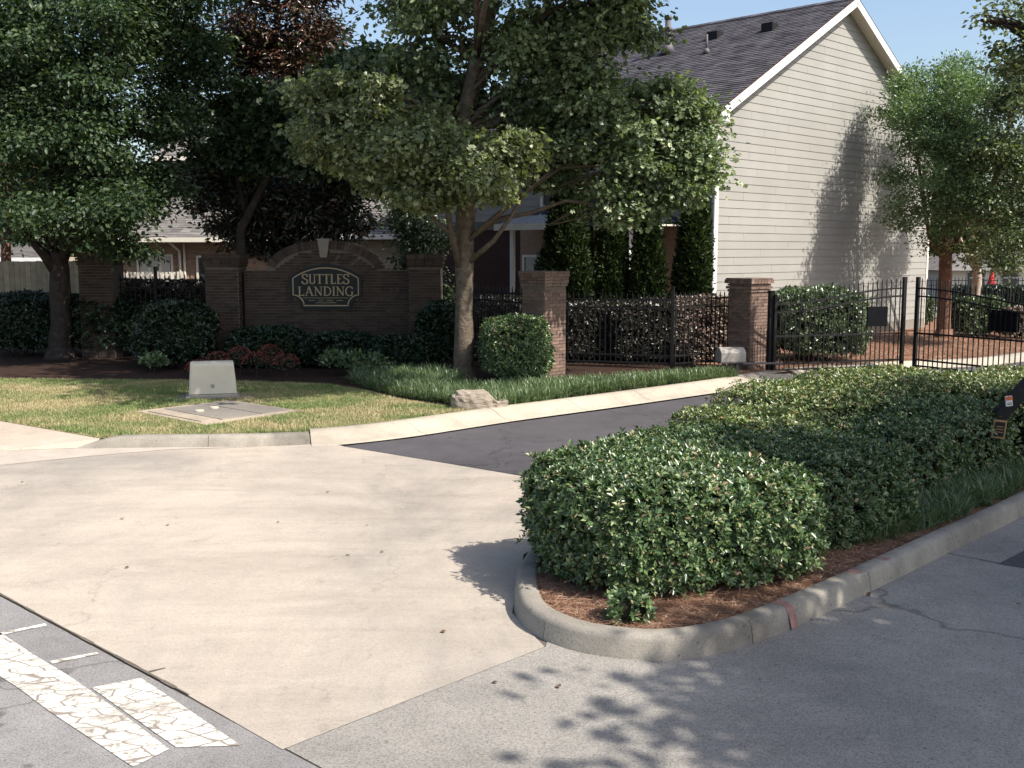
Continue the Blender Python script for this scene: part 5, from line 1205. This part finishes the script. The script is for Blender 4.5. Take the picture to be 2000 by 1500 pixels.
needles('pine_straw', [(4.6, 21.3), (5.9, 22.3), (8.3, 23.9), (10.4, 24.7), (12.1, 25.9), (16, 29.6), (14, 33), (11, 32), (6, 27)], 26000, .22, .009, .125, 'reddish pine straw covering the bed behind the gate')
# liriope
def liri(poly, n, label, L=.26, blades=16, z=.12, W_=.011):
    return tuft('liriope', with_z(scatter(poly, n), z), blades, L, W_, M['liriope'], 'stuff', label, 'ground cover', spread=1.25)
liri([(2.9, 8.75), (3.8, 9.45), (5.1, 10.75), (6.2, 12.0), (5.6, 12.2), (4.5, 11.3), (3.6, 10.4), (2.9, 9.5)], 620, 'green liriope along the inner edge of the island kerb', .22, 18, .13)
liri([(-2.75, 19.6), (-2.2, 18.6), (-1.5, 17.8), (-1.0, 17.35), (-.2, 17.1), (.1, 17.25), (.9, 18.1), (1.82, 19.0), (3.0, 20.0), (3.95, 20.75), (4.5, 21.1), (4.2, 21.4), (3.2, 20.9), (1.6, 19.9), (.6, 19.7), (-.4, 18.9), (-1.2, 19.2), (-2.0, 20.0)], 2600, 'long liriope border between roll kerb, boulder and brick pillars', .24, 15)
liri([(-3.0, 20.0), (-1.2, 19.4), (-.9, 20.3), (-1.4, 21.5), (-3.2, 21.5)], 600, 'shaded liriope around the foot of the big maple', .28, 14)
# lawn blades
def clearp(p):
    a = Vector((-5.12, 18.25)); k = in_poly(p, c4) | (np.hypot(p[:, 0] + 5.12, (p[:, 1] - 18.25) * 1.6) < .58)
    return p[~k]
lp = clearp(scatter([(-9.5, 17.15), (-7.53, 15.66), (-5.48, 14.2), (-4.35, 14.34), (-2.95, 14.6), (-2.16, 14.98), (-.94, 16.33), (-.3, 16.95), (-1.05, 17.05), (-1.9, 17.9), (-2.6, 19.0), (-3.4, 19.9), (-5.5, 20.5), (-10.5, 20.8)], 60000))
tuft('lawn_grass', with_z(lp, .118), 4, .05, .0085, M['blade'], 'stuff', 'short patchy lawn with yellowed spots around the beige cabinet', 'grass', spread=.9)
# ------------------------------------------------------------------ OTHER SHRUBS AND FLOWERS
GS = 'shrubs planted around the entrance sign'
def sh(name, label, px, py_top, py_base, Y, halfw, mat, n=1800, L=.07, W_=.035, e=3, grp=GS, ry=None, seed=0., wh=5):
    c = at(px, py_top, Y); r = halfw * Y / FPX
    return shrub(name, label, 'shrub', c.x, Y, r, ry or r * .8, .115, c.z, 0, n, L, W_, M[mat], e, grp, wh, .5, .07, -.9, True, .2, seed)
sh('round_shrub', 'glossy clipped round shrub leaning on the rose brick pillar beside the maple trunk', 1008, 618, 740, 20.5, 68, 'hedge', 4800, .065, .030, 3.2, seed=1.)
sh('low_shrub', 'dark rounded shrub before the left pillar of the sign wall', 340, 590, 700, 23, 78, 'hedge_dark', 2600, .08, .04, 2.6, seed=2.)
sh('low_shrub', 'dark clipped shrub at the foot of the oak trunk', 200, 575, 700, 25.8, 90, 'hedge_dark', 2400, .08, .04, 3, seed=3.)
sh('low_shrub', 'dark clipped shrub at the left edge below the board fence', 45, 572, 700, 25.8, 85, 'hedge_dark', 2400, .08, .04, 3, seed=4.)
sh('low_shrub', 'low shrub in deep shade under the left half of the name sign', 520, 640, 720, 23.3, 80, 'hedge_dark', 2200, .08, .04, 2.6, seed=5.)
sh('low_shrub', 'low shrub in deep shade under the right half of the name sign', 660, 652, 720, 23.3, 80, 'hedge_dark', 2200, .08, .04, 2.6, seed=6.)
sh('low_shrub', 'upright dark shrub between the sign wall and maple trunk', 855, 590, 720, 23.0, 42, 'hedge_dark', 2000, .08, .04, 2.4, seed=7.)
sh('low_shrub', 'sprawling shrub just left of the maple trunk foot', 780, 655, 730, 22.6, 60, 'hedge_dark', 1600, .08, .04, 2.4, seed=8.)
GH = 'bronze hedge shrubs behind the iron fences'
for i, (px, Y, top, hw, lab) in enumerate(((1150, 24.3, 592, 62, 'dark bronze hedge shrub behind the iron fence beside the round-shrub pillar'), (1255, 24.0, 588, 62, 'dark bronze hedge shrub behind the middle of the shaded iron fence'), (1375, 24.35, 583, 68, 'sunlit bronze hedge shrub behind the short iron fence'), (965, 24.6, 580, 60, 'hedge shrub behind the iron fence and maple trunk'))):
    sh('hedge_shrub', lab, px, top, 720, Y, hw, 'loro' if i == 2 else 'loro_shaded', 3200 if i < 3 else 1800, .075, .042, 5, GH, .42, seed=9. + i)
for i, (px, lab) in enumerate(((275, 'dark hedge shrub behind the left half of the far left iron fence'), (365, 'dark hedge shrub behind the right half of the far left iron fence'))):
    sh('hedge_shrub', lab, px, 548, 720, 26.3, 52, 'loro_shaded', 1800, .075, .042, 5, GH, .42, seed=14. + i)
sh('gate_shrub', 'large clipped sunlit shrub behind the left gate leaf', 1592, 563, 705, 24.6, 90, 'pale_shrub', 4600, .075, .04, 3.6, None, 1.0, 16.)
sh('drive_shrub', 'clipped round shrub behind the right gate leaf near the birch', 1915, 582, 655, 31.5, 52, 'pale_shrub', 2200, .09, .05, 3.2, 'clipped shrubs beyond the gate', None, 17.)
sh('drive_shrub', 'small clipped shrub at the right end of the gable wall', 1808, 580, 625, 36.5, 14, 'pale_shrub', 500, .09, .05, 3, 'clipped shrubs beyond the gate', None, 18.)
sh('drive_shrub', 'reddish low shrub at the right edge behind the gate', 1995, 598, 655, 30.5, 32, 'loro', 900, .08, .045, 3, 'clipped shrubs beyond the gate', None, 19.)
sh('far_hedge', 'long dark hedge before the far black fence at the right', 1950, 560, 600, 44, 90, 'hedge_dark', 1800, .14, .08, 5, None, .8, 20.)
# flowers and small green plants in the bed
def plant(px, py, Y, r, mat, label, name, cat, n=150, grp=None, L=.05, flower=True):
    c = at(px, py, Y); b = (c.x, Y, .115); t = thing(name, b, 0, label, cat, grp); h = c.z - .115
    MB().tube([(0, 0, 0), (.02, 0, h * .8)], [.012, .006], 5).build('stem', M['bark2'], t)
    d = rdir(n); d[:, 2] = np.abs(d[:, 2]); P = d * [r, r, h * .55] * (rng.random(n)[:, None] ** .4) + [0, 0, h * .4]
    leaves('foliage', P, norm(d + rng.normal(size=(n, 3)) * .5), norm(d + [0, 0, .6] + rng.normal(size=(n, 3)) * .4), L * 1.6, L * .7, 'blade', M['hedge_dark' if flower else 'liriope'], t)
    if flower:
        n2 = n * 2; d = rdir(n2); d[:, 2] = np.abs(d[:, 2]) * .8 + .2; P = d * [r, r, h * .62] + [0, 0, h * .42]
        leaves('flowers', P, norm(d + rng.normal(size=(n2, 3)) * .7), norm(d + rng.normal(size=(n2, 3)) * .5), L * .8, L * .7, 'blade', M['redfl'], t)['kind'] = 'stuff'
GF = 'red flowering plants in the sign bed'
for px, py, Y, lab in ((388, 706, 20.9, 'small red flowering plant furthest left, just behind the beige cabinet'), (425, 690, 21.4, 'red flowering plant above the right edge of the beige cabinet'), (468, 680, 21.6, 'fullest red flowering plant in the sign bed'), (500, 690, 21.3, 'red flowering plant right beside the fullest one'), (527, 676, 22, 'sparse red flowering plant set further back'), (558, 694, 21.2, 'red flowering plant furthest right in the sign bed')):
    plant(px, py, Y, .26, None, lab, 'red_flower_plant', 'flowers', 120, GF)
GP = 'leafy green plants in the sign bed'
for px, py, Y, lab in ((650, 682, 21.6, 'leafy green plant below the sign, left of three'), (690, 686, 21.4, 'leafy green plant below the sign, middle of three'), (728, 690, 21.3, 'leafy green plant below the sign, right of three'), (300, 690, 22, 'leafy green plant left of the beige cabinet')):
    plant(px, py, Y, .28, None, lab, 'green_plant', 'plant', 200, GP, .08, False)

# ------------------------------------------------------------------ card reader post at the right edge
ar = thing('card_reader_post', (5.30, 11.9, .13), R(0), 'slanted black metal arm with red marker and brass card reader in the holly', 'card reader')
a0 = at(1930, 835, 11.6) - Vector((5.30, 11.9, .13)); a1 = at(1995, 765, 11.6) - Vector((5.30, 11.9, .13)); a2 = at(1999, 700, 11.6) - Vector((5.30, 11.9, .13)); af = at(1945, 930, 11.6) - Vector((5.30, 11.9, .13)); af.z = 0
MB().beam(a0 + (a0 - a1) * .15, a1 + (a1 - a0) * .35, .12, .13).build('arm', M['iron'], ar)
MB().beam((a0.x + .06, a0.y, 0), (a0.x + .06, a0.y, a0.z), .07, .07).build('post', M['iron'], ar)
mk = at(1972, 783, 11.5) - Vector((5.30, 11.9, .13))
mg_ = MB().box(-.035, .035, -.01, .01, -.06, .05).build('marker_plate', M['white'], ar, loc=(mk.x, mk.y + .02, mk.z), rot=(0, R(-8), 0))
MB().box(-.032, .032, -.013, -.0105, .005, .047).build('red_band', M['orange'], mg_)
MB().box(-.025, .025, -.012, -.0105, -.045, -.035).box(-.025, .025, -.012, -.0105, -.028, -.020).build('print_line', M['label'], mg_)
cr = at(1950, 838, 11.5) - Vector((5.30, 11.9, .13))
cb = MB().box(-.075, .075, -.02, .03, -.10, .10).build('card_reader', M['brass'], ar, loc=(cr.x, cr.y, cr.z), rot=(0, R(6), 0), bevel=.005)
MB().box(-.055, .055, -.024, -.0205, -.08, .08).build('faceplate', M['iron'], cb)
for z in (-.03, .0, .03): MB().box(-.04, .04, -.027, -.0243, z - .004, z + .004).build('print_line', M['brass'], cb)
# ------------------------------------------------------------------ far right background
ff = iron_fence((at(1808, 560, 43).x, 43), (at(2060, 560, 43).x, 43), 1.45, 'long far black iron fence beyond the driveway at right', (0, .33, .66, 1), None, sp=.14)
hp = thing('pool_building', (at(1850, 560, 52).x, 52, .115), 0, 'long low pale building beyond the far black fence', 'building')
wp = at(2080, 560, 52).x - at(1850, 560, 52).x; zt_ = at(0, 528, 52).z - .115
MB().box(0, wp, 0, 5, 0, zt_).build('wall', M['trim'], hp)
MB().hexa([(-.5, -.6, zt_), (wp + .5, -.6, zt_), (wp + .5, 5.6, zt_), (-.5, 5.6, zt_), (1.4, 2, zt_ + .9), (wp - 1.4, 2, zt_ + .9), (wp - 1.4, 3, zt_ + .9), (1.4, 3, zt_ + .9)]).build('roof', M['shingle_l'], hp)
for i in range(3): window(hp, 's', 1 + i * 1.6, .7, .8, 1.0, plane=0)
um = thing('closed_umbrella', (at(1936, 560, 46).x, 46, .115), 0, 'closed red patio umbrella behind the far black fence', 'umbrella')
ut = at(0, 528, 46).z - .115
MB().tube([(0, 0, 0), (0, 0, ut)], .03, 8).build('pole', M['iron'], um)
MB().tube([(0, 0, ut * .35), (0, 0, ut * .5), (0, 0, ut * .8), (0, 0, ut + .05)], [.16, .20, .11, .03], 10, wob=.12).build('canopy', M['redcloth'], um, True)

# ------------------------------------------------------------------ dry leaves on the concrete
dl = []
LW = ['at the left edge of the pale concrete below the gutter', 'nearer the left one of two lying together mid driveway', 'the right one of two lying together mid driveway', 'on the pale concrete left of the island tip', 'on the pale concrete left of centre below the kerb', 'beside the darker stain at the left of the pale concrete', 'on the pale concrete above the street corner', 'on the pale concrete straight above the two lying together', 'on the grey concrete just below the island tip', 'on the grey concrete close to the slanting joint', 'right of another just below the island tip kerb', 'at the foot of the island kerb near its red paint', 'against the foot of the kerb right of the island tip', 'on shaded grey concrete along the island kerb', '', 'farthest along the shaded foot of the island kerb', 'on the pale concrete in front of the asphalt lane', 'on the middle of the pale concrete below the grey kerb', 'on the grey concrete in front of the island tip', 'on the shaded concrete at the right edge of the picture']
for i, (px, py) in enumerate(((45, 942), (683, 1085), (742, 1078), (860, 1233), (325, 1025), (238, 1012), (253, 1108), (720, 1025), (1235, 1282), (960, 1333), (1290, 1285), (1700, 1162), (1390, 1258), (1580, 1210), (1000, 770), (1700, 1165), (640, 960), (540, 1020), (1090, 1338), (1985, 1180))):
    if i == 14: continue
    x, y = gp(px, py, .012); s = random.uniform(.02, .033)
    if not dl:
        m = MB(); pts = [(0, 0, 0), (.6, .5, .25), (1.2, .35, .1), (1.5, 0, .3), (1.1, -.45, .2), (.5, -.5, .3)]
        m.v = pts + [(.8, 0, .05)]; m.f = [(k, (k + 1) % 6, 6) for k in range(6)]
        lm = m.mesh('dry_leaf', M['deadleaf'])
    o = link('dry_leaf', lm, None, (x, y, .014), (random.uniform(-.3, .3), 0, random.uniform(0, 6.28))); o.scale = (s, s, s); dl.append(o)
    tag(o, 'small dry brown leaf ' + LW[i], 'leaf', 'dry leaves fallen on the concrete')
